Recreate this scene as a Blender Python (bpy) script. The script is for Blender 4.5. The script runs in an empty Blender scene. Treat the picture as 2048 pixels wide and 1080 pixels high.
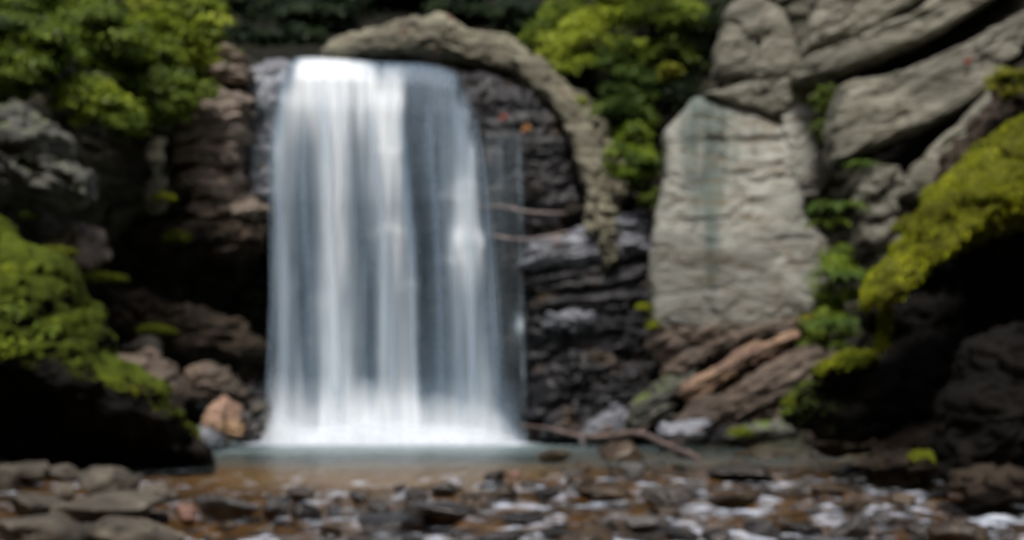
import bpy, math, random
import numpy as np
from math import radians, sin, cos, pi

# ------------------------------------------------------------------ scene, camera, light
scene = bpy.context.scene
COL = scene.collection
FPX, HORIZON, ZC = 2400.0, 800.0, 1.42          # focal length and horizon row in photo pixels, eye height in metres
cam_d = bpy.data.cameras.new('camera'); cam = bpy.data.objects.new('camera', cam_d); COL.objects.link(cam)
cam.location = (0, 0, ZC); cam.rotation_euler = (radians(90), 0, 0)
cam_d.sensor_width = 36.0; cam_d.lens = FPX / 2048 * 36.0
cam_d.shift_y = (HORIZON - 540) / 2048
cam_d.clip_start = 0.1; cam_d.clip_end = 1000
cam_d.dof.use_dof = True; cam_d.dof.focus_distance = 3.0; cam_d.dof.aperture_fstop = 1.9
scene.camera = cam

SUN_EL, SUN_AZ = radians(60), radians(196)       # azimuth measured from +Y clockwise: behind the viewer, a little to the left
world = bpy.data.worlds.new('World'); scene.world = world; world.use_nodes = True
wn = world.node_tree; bg = wn.nodes['Background']
sky = wn.nodes.new('ShaderNodeTexSky'); sky.sky_type = 'NISHITA'; sky.sun_disc = False
sky.sun_elevation = SUN_EL; sky.sun_rotation = SUN_AZ; sky.air_density = 1.0; sky.dust_density = 4.0; sky.ozone_density = 1.0
wn.links.new(sky.outputs[0], bg.inputs[0]); bg.inputs[1].default_value = 0.06
sd = bpy.data.lights.new('sun', 'SUN'); sd.energy = 1.5; sd.angle = radians(16); sd.color = (1, .965, .91)
so = bpy.data.objects.new('sun', sd); COL.objects.link(so)
so.rotation_euler = (pi/2 - SUN_EL, 0, pi - SUN_AZ + 0.0)
# light travels along -Z of the lamp; build the rotation from the direction itself
from mathutils import Vector
sdir = Vector((sin(SUN_AZ)*cos(SUN_EL), cos(SUN_AZ)*cos(SUN_EL), sin(SUN_EL)))
so.rotation_euler = sdir.to_track_quat('Z', 'Y').to_euler()
so.location = (0, 0, 40)
scene.view_settings.view_transform = 'Standard'; scene.view_settings.look = 'None'
scene.view_settings.exposure = 1.35; scene.view_settings.gamma = 1.0
try: scene.view_settings.use_curve_mapping = False
except Exception: pass
scene.render.engine = 'CYCLES'
scene.cycles.use_denoising = True
scene.cycles.max_bounces = 6; scene.cycles.transparent_max_bounces = 24
scene.cycles.caustics_reflective = False; scene.cycles.caustics_refractive = False

RNG = np.random.default_rng(7)
random.seed(7)

def P(px, py, Y):
    """photo pixel (2048 x 1080) and distance -> point"""
    return np.array([(px-1024)/FPX*Y, Y, ZC + (HORIZON-py)/FPX*Y])

# ------------------------------------------------------------------ noise
_perm = np.random.default_rng(3).permutation(256); _perm = np.concatenate([_perm, _perm, _perm])
_grad = np.random.default_rng(4).normal(size=(256, 3)); _grad /= np.linalg.norm(_grad, axis=1)[:, None]
def perlin(p):
    p = np.asarray(p, float); i = np.floor(p).astype(int); f = p - i; i &= 255
    u = f*f*f*(f*(f*6-15)+10); r = 0
    for dx in (0, 1):
        for dy in (0, 1):
            for dz in (0, 1):
                h = _perm[_perm[_perm[i[..., 0]+dx] + i[..., 1]+dy] + i[..., 2]+dz]
                g = (_grad[h] * (f - np.array([dx, dy, dz]))).sum(-1)
                w = (u[..., 0] if dx else 1-u[..., 0])*(u[..., 1] if dy else 1-u[..., 1])*(u[..., 2] if dz else 1-u[..., 2])
                r = r + w*g
    return r * 1.6
def fbm(p, oct=4, gain=.5):
    p = np.asarray(p, float); a = 1; r = 0; s = 0
    for k in range(oct):
        r = r + a*perlin(p*(2**k) + 17.3*k); s += a; a *= gain
    return r/s
def ridged(p, oct=4):
    p = np.asarray(p, float); a = 1; r = 0; s = 0
    for k in range(oct):
        r = r + a*(1-2*np.abs(perlin(p*(2**k)+9.1*k))); s += a; a *= .5
    return r/s
def sstep(a, b, x):
    t = np.clip((x-a)/(b-a), 0, 1); return t*t*(3-2*t)
def stepped(s, sharp=.22):
    """terraces: rises over a short part of each unit, so beds stand proud of each other"""
    i = np.floor(s); f = s - i
    h = np.sin(i*12.9898)*43758.5453; h = h - np.floor(h)
    h2 = np.sin((i+1)*12.9898)*43758.5453; h2 = h2 - np.floor(h2)
    t = sstep(1-sharp, 1, f)
    return h*(1-t) + h2*t

def facets(p, seed=0):
    """broken-rock relief: every cell of a jittered lattice is a block with its own height and tilt"""
    p = np.asarray(p, float) + seed*5.31; out = np.zeros(len(p)); edge = np.zeros(len(p))
    off = np.array([(a, b, c) for a in (-1, 0, 1) for b in (-1, 0, 1) for c in (-1, 0, 1)])
    for s0 in range(0, len(p), 60000):
        q = p[s0:s0+60000]; ip = np.floor(q).astype(int)
        best = np.full(len(q), 9e9); sec = best.copy(); h = np.zeros(len(q)); 
        for o in off:
            c = ip+o; m = c & 255; k = _perm[_perm[_perm[m[:, 0]]+m[:, 1]]+m[:, 2]]
            ctr = c + .5 + .42*_grad[k]; d = ((q-ctr)**2).sum(1)
            hh = (_perm[k+1]/255.-.5) + ((q-ctr)*_grad[_perm[k+7]]).sum(1)*.9
            nb = d < best; sec = np.where(nb, best, np.minimum(sec, d)); h = np.where(nb, hh, h); best = np.where(nb, d, best)
        out[s0:s0+60000] = h; edge[s0:s0+60000] = np.sqrt(sec)-np.sqrt(best)
    return out - .35*sstep(.10, 0, edge)
def bedframe(V, ang, sx, sz):
    """coordinates along / across beds that rise to the right by ang"""
    c, s = cos(ang), sin(ang); V = np.asarray(V)
    return np.stack([(V[:, 0]*c + V[:, 2]*s)/sx, V[:, 1]/sx, (-V[:, 0]*s + V[:, 2]*c)/sz], 1)

# ------------------------------------------------------------------ mesh helpers
def vnormals(V, F):
    V = np.asarray(V); F = np.asarray(F); N = np.zeros_like(V)
    a, b, c = V[F[:, 0]], V[F[:, 1]], V[F[:, 2]]
    n = np.cross(b-a, c-a)
    if F.shape[1] == 4: n = n + np.cross(c-a, V[F[:, 3]]-a)
    for k in range(F.shape[1]): np.add.at(N, F[:, k], n)
    return N / (np.linalg.norm(N, axis=1)[:, None] + 1e-12)
def make_mesh(name, V, F, mat, smooth=True, attrs=None):
    V = np.asarray(V, np.float32); F = np.asarray(F, np.int32); k = F.shape[1]
    me = bpy.data.meshes.new(name)
    me.vertices.add(len(V)); me.vertices.foreach_set('co', V.ravel())
    me.loops.add(F.size); me.loops.foreach_set('vertex_index', F.ravel())
    me.polygons.add(len(F)); me.polygons.foreach_set('loop_start', np.arange(0, F.size, k, dtype=np.int32))
    me.update(calc_edges=True)
    me.polygons.foreach_set('use_smooth', np.full(len(F), smooth)); me.materials.append(mat)
    for an, av in (attrs or {}).items():
        at = me.attributes.new(an, 'FLOAT', 'POINT'); at.data.foreach_set('value', np.asarray(av, np.float32))
    me.validate(); me.update()
    return me
def tag(o, label=None, cat=None, group=None, kind=None):
    if label: o['label'] = label
    if cat: o['category'] = cat
    if group: o['group'] = group
    if kind: o['kind'] = kind
    return o
def mobj(name, V, F, mat, parent=None, smooth=True, attrs=None, base=None):
    """one mesh object; its origin stands at its own base (or at its parent's)"""
    V = np.asarray(V, float)
    if parent is not None:
        org = np.array(parent['_o'])
    else:
        lo, hi = V.min(0), V.max(0); org = np.array([(lo[0]+hi[0])/2, (lo[1]+hi[1])/2, lo[2]]) if base is None else np.array(base)
    o = bpy.data.objects.new(name, make_mesh(name, V-org, F, mat, smooth, attrs)); COL.objects.link(o)
    if parent is not None: o.parent = parent
    else: o.location = org
    o['_o'] = [float(q) for q in org]
    return o
def empty(name, loc):
    o = bpy.data.objects.new(name, None); COL.objects.link(o); o.location = loc; o.empty_display_size = .2
    o['_o'] = [float(q) for q in loc]; return o
def grid_faces(nu, nv, wrap=False):
    i = np.arange(nu if wrap else nu-1); j = np.arange(nv-1); I, J = np.meshgrid(i, j, indexing='ij')
    I2 = (I+1) % nu
    return np.stack([I*nv+J, I2*nv+J, I2*nv+J+1, I*nv+J+1], -1).reshape(-1, 4)

def catmull(pts, n, closed=False):
    pts = np.asarray(pts, float); m = len(pts)
    out = []
    segs = m if closed else m-1
    for s in range(segs):
        if closed: p0, p1, p2, p3 = pts[(s-1) % m], pts[s], pts[(s+1) % m], pts[(s+2) % m]
        else: p0, p1, p2, p3 = pts[max(s-1, 0)], pts[s], pts[s+1], pts[min(s+2, m-1)]
        t = np.linspace(0, 1, 24, endpoint=False)[:, None]
        out.append(.5*((2*p1)+(-p0+p2)*t+(2*p0-5*p1+4*p2-p3)*t**2+(-p0+3*p1-3*p2+p3)*t**3))
    if not closed: out.append(pts[-1:])
    q = np.concatenate(out)
    if closed: q = np.concatenate([q, q[:1]])
    L = np.concatenate([[0], np.cumsum(np.linalg.norm(np.diff(q[:, :2], axis=0), axis=1))])
    t = np.linspace(0, L[-1], n, endpoint=not closed)
    return np.stack([np.interp(t, L, q[:, k]) for k in range(q.shape[1])], 1)
def poly(pts, n):
    """outline resampled with only slightly rounded corners"""
    pts = np.asarray(pts, float); q = np.concatenate([pts, pts[:1]])
    L = np.concatenate([[0], np.cumsum(np.linalg.norm(np.diff(q, axis=0), axis=1))])
    t = np.linspace(0, L[-1], n, endpoint=False)
    r = np.stack([np.interp(t, L, q[:, k]) for k in range(2)], 1)
    for _ in range(3): r = (np.roll(r, 1, 0) + 2*r + np.roll(r, -1, 0))/4
    return r

def outline_rock(pts, Y, thick, flat=4., back=.8, lean=0., side=0., n=150, m=30, noise=.12, ns=.8, strata=None, recess=None, seed=0, smooth_outline=False, chip=.16, blk=(.9, .5), ang=0., jag=.05, crack=0., edge=1/2.2, grow=1.):
    """a closed rock with the given outline at distance Y, bulging toward the viewer by thick and away by thick*back.
    lean / side: metres it goes back per metre of height / sideways.  strata = (direction, bed height, depth)"""
    ol = catmull(pts, n, True) if smooth_outline else poly(pts, n)
    ol = ol.mean(0) + (ol-ol.mean(0))*grow
    size = np.sqrt(np.ptp(ol[:, 0])*np.ptp(ol[:, 1])); nn_ = np.stack([ol[:, 0]/size*5, ol[:, 1]/size*5, 0*ol[:, 0]+seed*3.3], 1)
    ol = ol + jag*size*np.stack([fbm(nn_, 4, .6), fbm(nn_+40, 4, .6)], 1)
    c = ol.mean(0); pts3 = np.array([P(x, y, Y) for x, y in ol]); c3 = P(c[0], c[1], Y)
    r = np.concatenate([np.sin(np.linspace(0, pi/2, m))])[::-1]     # 1 .. 0
    r[-1] = .0
    rows = []
    for s in (1, -1):
        rr = r if s == 1 else r[::-1][1:]
        if s == -1: rr = rr[:-1]
        for q in rr:
            X = c3 + (pts3-c3)*max(q, .002)
            b = (1-max(q, .0)**flat)**edge
            X[:, 1] += -thick*b if s == 1 else thick*back*b
            rows.append(X)
    V = np.stack(rows, 1)                                             # n, rows, 3
    nv = V.shape[1]
    V[:, :, 1] += (V[:, :, 2]-c3[2])*lean + (V[:, :, 0]-c3[0])*side
    if recess is not None:
        dy = recess(1024+(V[:, :, 0])*FPX/Y, HORIZON-(V[:, :, 2]-ZC)*FPX/Y)
        V[:, :, 1] += dy*(V[:, :, 1] < Y+.2)
    V = V.reshape(-1, 3)
    F = grid_faces(n, nv, wrap=True)
    # close the ring between back rim and front rim
    i = np.arange(n); j = (i+1) % n
    F = np.concatenate([F, np.stack([i*nv+nv-1, j*nv+nv-1, j*nv, i*nv], 1)])
    N = vnormals(V, F)
    if np.mean(((V-c3)*N).sum(1)) < 0: F = F[:, ::-1]; N = -N
    o = seed*13.7
    d = noise*(fbm(V/ns+o, 5, .55) + .5*ridged(V/(ns*.45)+o, 3) - .25)
    V = V + N*d[:, None]
    if strata:
        sv, bh, dep = strata
        s = (V*np.array(sv)).sum(1)/bh + .5*fbm(V/1.3+o, 3) + o
        N = vnormals(V, F)
        lat = N*np.array([1, 1, .25])
        V = V + lat*((stepped(s)-.55)*dep)[:, None]
    if chip:
        W = V + .12*np.stack([fbm(V/.6+o, 3), fbm(V/.6+o+20, 3), fbm(V/.6+o+50, 3)], 1)
        d = facets(bedframe(W, ang, *blk), seed) + .28*facets(bedframe(W, ang, blk[0]*.4, blk[1]*.4), seed+3)
        V = V + N*(chip*d)[:, None]
    if crack:
        b1 = bedframe(V, ang, 4., 1.1) + o; b2 = bedframe(V, ang, 1.4, 3.) + o + 11
        g1 = np.abs(perlin(b1) + .25*perlin(b1*3.1)); g2 = np.abs(perlin(b2) + .2*perlin(b2*2.7))
        V = V - N*(crack*(sstep(.07, 0, g1) + .7*sstep(.045, 0, g2)))[:, None]
    return V, F

def tube(pts, rad, n=12, noise=.0, ns=.5, seed=0, squash=1., cap=True, m=None):
    pts = np.asarray(pts, float); rad = np.broadcast_to(np.asarray(rad, float), (len(pts),))
    if m:
        q = catmull(np.c_[pts, rad], m); pts, rad = q[:, :3], q[:, 3]
    T = np.gradient(pts, axis=0); T /= np.linalg.norm(T, axis=1)[:, None]
    up = np.array([0, 0, 1.]); A = np.cross(T, up); bad = np.linalg.norm(A, axis=1) < .05; A[bad] = [1, 0, 0]
    A /= np.linalg.norm(A, axis=1)[:, None]; B = np.cross(A, T)
    th = np.linspace(0, 2*pi, n, endpoint=False)
    V = pts[:, None] + rad[:, None, None]*(np.cos(th)[None, :, None]*A[:, None] + squash*np.sin(th)[None, :, None]*B[:, None])
    if noise:
        D = V - pts[:, None]; L = np.linalg.norm(D, axis=2, keepdims=True)+1e-9
        V = V + D/L*(noise*fbm(V/ns+seed*7.7, 4))[..., None]
    V = np.concatenate([pts[:1][:, None].repeat(n, 1), V, pts[-1:][:, None].repeat(n, 1)])
    k = len(V); V = V.transpose(1, 0, 2).reshape(-1, 3)
    return V, grid_faces(n, k, wrap=True)
def join(parts):
    Vs, Fs, o = [], [], 0
    for V, F in parts: Vs.append(V); Fs.append(F+o); o += len(V)
    return np.concatenate(Vs), np.concatenate(Fs)

# ------------------------------------------------------------------ materials
def nodes(name):
    m = bpy.data.materials.new(name); m.use_nodes = True; nt = m.node_tree
    return m, nt, nt.nodes['Principled BSDF'], nt.nodes, nt.links
def rock_mat(name, cols, scale=1., rough=(.55, .85), stretch=(1, 1, 1), rot=(0, 0, 0), moss=None, bump=.5, local=False, streak=None, spec=.4, bed=None, spots=None, earth=None):
    m, nt, bs, nd, lk = nodes(name)
    if local:
        tc = nd.new('ShaderNodeTexCoord'); oi = nd.new('ShaderNodeObjectInfo'); ad = nd.new('ShaderNodeVectorMath'); ad.operation = 'MULTIPLY_ADD'
        lk.new(oi.outputs['Random'], ad.inputs[0]); ad.inputs[1].default_value = (57, 31, 83); lk.new(tc.outputs['Object'], ad.inputs[2]); src = ad.outputs[0]
    else:
        g = nd.new('ShaderNodeNewGeometry'); src = g.outputs['Position']
    mp = nd.new('ShaderNodeMapping'); lk.new(src, mp.inputs[0]); mp.inputs['Rotation'].default_value = rot; mp.inputs['Scale'].default_value = stretch
    def noise(s, d=6, r=.6, dist=0., vec=None):
        n = nd.new('ShaderNodeTexNoise'); n.inputs['Scale'].default_value = s; n.inputs['Detail'].default_value = d; n.inputs['Roughness'].default_value = r; n.inputs['Distortion'].default_value = dist
        lk.new(vec or mp.outputs[0], n.inputs['Vector']); return n.outputs[0]
    n1 = noise(scale, 8, .65, .4); n2 = noise(scale*5.3, 8, .7); n3 = noise(scale*.37, 3, .5, vec=src)
    cr = nd.new('ShaderNodeValToRGB'); cr.color_ramp.interpolation = 'EASE'
    while len(cr.color_ramp.elements) < len(cols): cr.color_ramp.elements.new(.5)
    for i, c in enumerate(cols):
        e = cr.color_ramp.elements[i]; e.position = .30 + .42*i/(len(cols)-1); e.color = (*c, 1)
    mx = nd.new('ShaderNodeMath'); mx.operation = 'MULTIPLY_ADD'; lk.new(n2, mx.inputs[0]); mx.inputs[1].default_value = .45
    ms = nd.new('ShaderNodeMath'); ms.operation = 'MULTIPLY_ADD'; lk.new(n1, ms.inputs[0]); ms.inputs[1].default_value = .75; ms.inputs[2].default_value = -.1
    lk.new(ms.outputs[0], mx.inputs[2]); lk.new(mx.outputs[0], cr.inputs[0]); colr = cr.outputs[0]
    def mix(fac, a, b):
        q = nd.new('ShaderNodeMix'); q.data_type = 'RGBA'; lk.new(fac, q.inputs[0]); lk.new(a, q.inputs[6])
        if isinstance(b, tuple): q.inputs[7].default_value = (*b, 1)
        else: lk.new(b, q.inputs[7])
        return q.outputs[2]
    def ramp(v, a, b, top=1.):
        r = nd.new('ShaderNodeMapRange'); r.interpolation_type = 'SMOOTHSTEP'; lk.new(v, r.inputs[0]); r.inputs[1].default_value = a; r.inputs[2].default_value = b; r.inputs[4].default_value = top; return r.outputs[0]
    if streak:                                            # water stains running down the face
        sa = nd.new('ShaderNodeAttribute'); sa.attribute_name = 'stain'; colr = mix(ramp(sa.outputs['Fac'], .1, .8, streak[2]), colr, streak[0])
    if bed:                                               # thin partings along the bedding
        bp = nd.new('ShaderNodeMapping'); lk.new(src, bp.inputs[0]); bp.inputs['Rotation'].default_value = (0, bed[2], 0); bp.inputs['Scale'].default_value = (.16, .16, 1)
        nb = noise(bed[1], 5, .55, .3, vec=bp.outputs[0]); ab = nd.new('ShaderNodeMath'); ab.operation = 'SUBTRACT'; lk.new(nb, ab.inputs[0]); ab.inputs[1].default_value = .5
        ac = nd.new('ShaderNodeMath'); ac.operation = 'ABSOLUTE'; lk.new(ab.outputs[0], ac.inputs[0]); colr = mix(ramp(ac.outputs[0], .028, .0, .9), colr, bed[0])
        nb2 = noise(bed[1]*2.7, 4, .6, .2, vec=bp.outputs[0]); colr = mix(ramp(nb2, .56, .70, .6), colr, bed[0])
    if spots:
        nsq = noise(spots[1], 4, .6, vec=src); colr = mix(ramp(nsq, spots[2], spots[2]+.1), colr, spots[0])
    fl = ramp(n3, .38, .62)
    bsv = nd.new('ShaderNodeHueSaturation'); lk.new(colr, bsv.inputs['Color']); vv = nd.new('ShaderNodeMapRange'); lk.new(fl, vv.inputs[0]); vv.inputs[3].default_value = .68; vv.inputs[4].default_value = 1.2
    if local:
        wh = nd.new('ShaderNodeMath'); wh.operation = 'MULTIPLY_ADD'; lk.new(oi.outputs['Random'], wh.inputs[0]); wh.inputs[1].default_value = .9; wh.inputs[2].default_value = .55
        vm = nd.new('ShaderNodeMath'); vm.operation = 'MULTIPLY'; lk.new(wh.outputs[0], vm.inputs[0]); lk.new(vv.outputs[0], vm.inputs[1]); lk.new(vm.outputs[0], bsv.inputs['Value'])
    else: lk.new(vv.outputs[0], bsv.inputs['Value'])
    colr = bsv.outputs[0]
    if moss:                                              # moss grows on what faces up
        gn = nd.new('ShaderNodeNewGeometry'); sx = nd.new('ShaderNodeSeparateXYZ'); lk.new(gn.outputs['Normal'], sx.inputs[0])
        nm = noise(moss[2] if len(moss) > 2 else 1.2, 6, .65, vec=src)
        a = nd.new('ShaderNodeMath'); a.operation = 'MULTIPLY_ADD'; lk.new(nm, a.inputs[0]); a.inputs[1].default_value = 1.6; lk.new(sx.outputs[2], a.inputs[2])
        colr = mix(ramp(a.outputs[0], moss[1], moss[1]+.3), colr, moss[0])
    if earth:
        pa = nd.new('ShaderNodeAttribute'); pa.attribute_name = 'paler'
        cr2 = nd.new('ShaderNodeValToRGB')
        for el, pp, cc in zip(cr2.color_ramp.elements, (.35, .65), ((.035, .034, .02), (.20, .19, .15))): el.position = pp; el.color = (*cc, 1)
        lk.new(n1, cr2.inputs[0]); colr = mix(pa.outputs['Fac'], colr, cr2.outputs[0])
    if earth:                                             # leaf mould above the rim, with forest shade put into its near-black colour
        gp = nd.new('ShaderNodeNewGeometry'); sz = nd.new('ShaderNodeSeparateXYZ'); lk.new(gp.outputs['Position'], sz.inputs[0])
        ea = nd.new('ShaderNodeMath'); ea.operation = 'MULTIPLY_ADD'; lk.new(n1, ea.inputs[0]); ea.inputs[1].default_value = 1.5; lk.new(sz.outputs[2], ea.inputs[2])
        em = nd.new('ShaderNodeMath'); em.operation = 'SUBTRACT'; em.use_clamp = True; lk.new(ramp(ea.outputs[0], earth, earth+.8), em.inputs[0]); lk.new(pa.outputs['Fac'], em.inputs[1]); colr = mix(em.outputs[0], colr, (.006, .006, .003))
    lk.new(colr, bs.inputs['Base Color'])
    rr = nd.new('ShaderNodeMapRange'); lk.new(n2, rr.inputs[0]); rr.inputs[1].default_value = .3; rr.inputs[2].default_value = .7; rr.inputs[3].default_value = rough[0]; rr.inputs[4].default_value = rough[1]
    lk.new(rr.outputs[0], bs.inputs['Roughness']); bs.inputs['Specular IOR Level'].default_value = spec
    bm = nd.new('ShaderNodeBump'); bm.inputs['Strength'].default_value = bump; bm.inputs['Distance'].default_value = .12/scale
    ba = nd.new('ShaderNodeMath'); ba.operation = 'MULTIPLY_ADD'; lk.new(n2, ba.inputs[0]); ba.inputs[1].default_value = .5; lk.new(n1, ba.inputs[2])
    lk.new(ba.outputs[0], bm.inputs['Height']); lk.new(bm.outputs[0], bs.inputs['Normal'])
    return m
def leaf_mat(name, dark, mid, light, trans=.35, rough=.5):
    m, nt, bs, nd, lk = nodes(name)
    at = nd.new('ShaderNodeAttribute'); at.attribute_name = 'tint'
    cr = nd.new('ShaderNodeValToRGB'); cr.color_ramp.elements.new(.5)
    for e, p, c in zip(cr.color_ramp.elements, (.05, .5, .95), (dark, mid, light)): e.position = p; e.color = (*c, 1)
    lk.new(at.outputs['Fac'], cr.inputs[0]); lk.new(cr.outputs[0], bs.inputs['Base Color']); bs.inputs['Roughness'].default_value = rough
    bs.inputs['Specular IOR Level'].default_value = .25
    tr = nd.new('ShaderNodeBsdfTranslucent'); lk.new(cr.outputs[0], tr.inputs[0])
    mx = nd.new('ShaderNodeMixShader'); mx.inputs[0].default_value = trans; lk.new(bs.outputs[0], mx.inputs[1]); lk.new(tr.outputs[0], mx.inputs[2])
    lk.new(mx.outputs[0], nd['Material Output'].inputs[0])
    return m
def plain_mat(name, a, b, scale=6, rough=.7):
    return rock_mat(name, [a, tuple((x+y)/2 for x, y in zip(a, b)), b], scale, (rough-.1, rough+.1), bump=.3)
def water_mat(name, col, rough=.45, gain=1., thin=(.31, .43, .56)):
    """falling, air-filled water: white where it is dense, see-through where it thins"""
    m, nt, bs, nd, lk = nodes(name)
    at = nd.new('ShaderNodeAttribute'); at.attribute_name = 'water_thickness'
    wr = nd.new('ShaderNodeMapRange'); wr.inputs[1].default_value = .35; wr.inputs[2].default_value = .85; lk.new(at.outputs['Fac'], wr.inputs[0])
    wc = nd.new('ShaderNodeMix'); wc.data_type = 'RGBA'; lk.new(wr.outputs[0], wc.inputs[0]); wc.inputs[6].default_value = (*thin, 1); wc.inputs[7].default_value = (*col, 1)  # bluish sky light on the falls is put into the thin colour
    lk.new(wc.outputs[2], bs.inputs['Base Color']); bs.inputs['Roughness'].default_value = rough; bs.inputs['Specular IOR Level'].default_value = .3
    tl = nd.new('ShaderNodeBsdfTranslucent'); tl.inputs[0].default_value = (*col, 1)
    m1 = nd.new('ShaderNodeMixShader'); m1.inputs[0].default_value = .15; lk.new(bs.outputs[0], m1.inputs[1]); lk.new(tl.outputs[0], m1.inputs[2])
    g = nd.new('ShaderNodeNewGeometry'); mp = nd.new('ShaderNodeMapping'); lk.new(g.outputs['Position'], mp.inputs[0]); mp.inputs['Scale'].default_value = (5, .4, .12)
    no = nd.new('ShaderNodeTexNoise'); no.inputs['Scale'].default_value = 1.5; no.inputs['Detail'].default_value = 5; no.inputs['Roughness'].default_value = .6; lk.new(mp.outputs[0], no.inputs['Vector'])
    mr = nd.new('ShaderNodeMapRange'); lk.new(no.outputs[0], mr.inputs[0]); mr.inputs[1].default_value = .3; mr.inputs[2].default_value = .7; mr.inputs[3].default_value = .72*gain; mr.inputs[4].default_value = 1.22*gain
    mu = nd.new('ShaderNodeMath'); mu.operation = 'MULTIPLY'; mu.use_clamp = True; lk.new(at.outputs['Fac'], mu.inputs[0]); lk.new(mr.outputs[0], mu.inputs[1])
    tp = nd.new('ShaderNodeBsdfTransparent')
    m2 = nd.new('ShaderNodeMixShader'); lk.new(mu.outputs[0], m2.inputs[0]); lk.new(tp.outputs[0], m2.inputs[1]); lk.new(m1.outputs[0], m2.inputs[2])
    lk.new(m2.outputs[0], nd['Material Output'].inputs[0])
    return m

MOSS_Y = (.20, .22, .012); MOSS_G = (.08, .12, .015)
M = {}
M['cliff'] = rock_mat('cliff_rock', [(.005, .0045, .004), (.015, .012, .010), (.05, .039, .031)], .9, (.65, .95), (1, 1, 2.2), spec=.15, moss=((.06, .075, .012), 1.62, .7), bump=.8, earth=13.2)
M['wet'] = rock_mat('wet_rock', [(.005, .005, .006), (.016, .016, .018), (.055, .055, .06)], 1.1, (.25, .55), (.7, 1, 2.4), bump=.45, spec=.28, spots=((.05, .034, .022), .9, .56))
M['wetblue'] = rock_mat('wet_grey_sheen_rock', [(.05, .053, .066), (.17, .18, .21), (.38, .395, .44)], 1.2, (.25, .5), (1, 1, 2.4), bump=.6, spec=.6, spots=((.16, .09, .06), 1.1, .6))  # pale blue-grey base colour also carries the wet rock's sky sheen
M['brown'] = rock_mat('brown_layered_rock', [(.10, .08, .064), (.29, .228, .18), (.46, .38, .31)], 1.0, (.4, .7), (.5, .5, 3), bump=.8, moss=(MOSS_G, 1.75))
M['grey'] = rock_mat('grey_rock', [(.03, .03, .026), (.10, .10, .085), (.22, .215, .18)], 1.2, (.6, .9), (1, 1, 1.7), bump=.8, moss=(MOSS_G, 1.55))
M['rim'] = rock_mat('pale_rim_rock', [(.09, .082, .058), (.21, .198, .14), (.31, .29, .215)], 1.1, (.6, .9), bump=.7, moss=((.10, .12, .03), 1.75), spots=((.13, .075, .045), 1.3, .6))
M['pale'] = rock_mat('pale_slab_rock', [(.13, .132, .115), (.27, .272, .24), (.37, .372, .34)], 1.0, (.6, .9), (.7, 1, 1.8), bump=.6, streak=((.085, .115, .10), .55, .9), bed=((.13, .105, .065), 1.9, .0))
M['slab'] = rock_mat('tilted_slab_rock', [(.08, .077, .055), (.20, .193, .152), (.31, .30, .255)], 1.0, (.6, .9), (.5, 1, 2.6), rot=(0, radians(27), 0), bump=.7, bed=((.05, .045, .022), 1.9, radians(27)), moss=((.10, .11, .02), 1.85))
M['strata'] = rock_mat('brown_strata_rock', [(.018, .013, .010), (.085, .062, .046), (.24, .185, .145)], 1.3, (.45, .75), (.4, .6, 3.2), rot=(0, radians(28), 0), bump=.8, moss=((.09, .09, .02), 1.8))
M['ochre'] = rock_mat('ochre_rock', [(.11, .066, .048), (.26, .165, .115), (.44, .29, .15)], .9, (.5, .8), (.5, .5, 2.4), rot=(0, radians(28), 0), bump=.6)
M['black'] = rock_mat('black_shade_rock', [(.003, .003, .003), (.008, .007, .006), (.022, .018, .015)], 1.3, (.7, .95), spec=.1, bump=.8, moss=((.07, .08, .012), 1.9))  # near-black base colour stands in for deep shade in undercut and hollow
M['darkbrown'] = rock_mat('dark_brown_rock', [(.008, .006, .005), (.032, .024, .017), (.09, .066, .048)], 1.1, (.6, .9), spec=.15, bump=.8, moss=((.05, .055, .01), 1.85))
M['mossbase'] = rock_mat('moss_mat', [(.03, .028, .008), (.09, .095, .012), (.22, .225, .015)], 2.2, (.8, 1), bump=1., spec=.1)
M['mossdark'] = rock_mat('dark_moss_mat', [(.014, .02, .003), (.07, .095, .009), (.20, .235, .014)], 1.3, (.8, 1), bump=1., spec=.1)
M['mossy'] = leaf_mat('yellow_moss', (.07, .09, .006), (.32, .36, .010), (.58, .60, .02), .2, .9)
M['mossg'] = leaf_mat('green_moss', (.06, .08, .006), (.20, .235, .012), (.38, .40, .02), .25, .9)
M['leafb'] = leaf_mat('bright_leaf', (.05, .08, .008), (.20, .27, .018), (.48, .55, .06))
M['leafm'] = leaf_mat('green_leaf', (.03, .052, .008), (.11, .165, .016), (.27, .35, .04))
M['leafg'] = leaf_mat('fresh_green_leaf', (.03, .06, .006), (.13, .20, .013), (.28, .36, .035))
M['leafd'] = leaf_mat('shaded_leaf', (.008, .018, .007), (.018, .035, .012), (.04, .065, .02))  # darkened leaf colours, shade painted in for plants in the hollow
M['leafy'] = leaf_mat('yellow_leaf', (.08, .10, .008), (.20, .22, .015), (.33, .30, .03))
M['leaff'] = leaf_mat('fern_leaf', (.03, .06, .012), (.075, .13, .022), (.15, .22, .04))
M['bark'] = plain_mat('bark', (.02, .015, .011), (.07, .052, .038), 5)
M['branch'] = plain_mat('weathered_branch', (.07, .05, .045), (.20, .145, .13), 6)
M['twig'] = plain_mat('pale_twig', (.20, .16, .15), (.34, .29, .28), 6)
M['redleaf'] = plain_mat('red_leaf', (.18, .03, .02), (.33, .07, .05), 9)
M['orangeleaf'] = plain_mat('orange_leaf', (.20, .08, .02), (.36, .17, .05), 9)
M['fall'] = water_mat('falling_water', (.83, .89, .94))
M['veil'] = water_mat('thin_falling_water', (.60, .68, .74), thin=(.34, .43, .50))
M['foamw'] = water_mat('foam', (.90, .92, .935), .6, thin=(.75, .80, .86))
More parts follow.
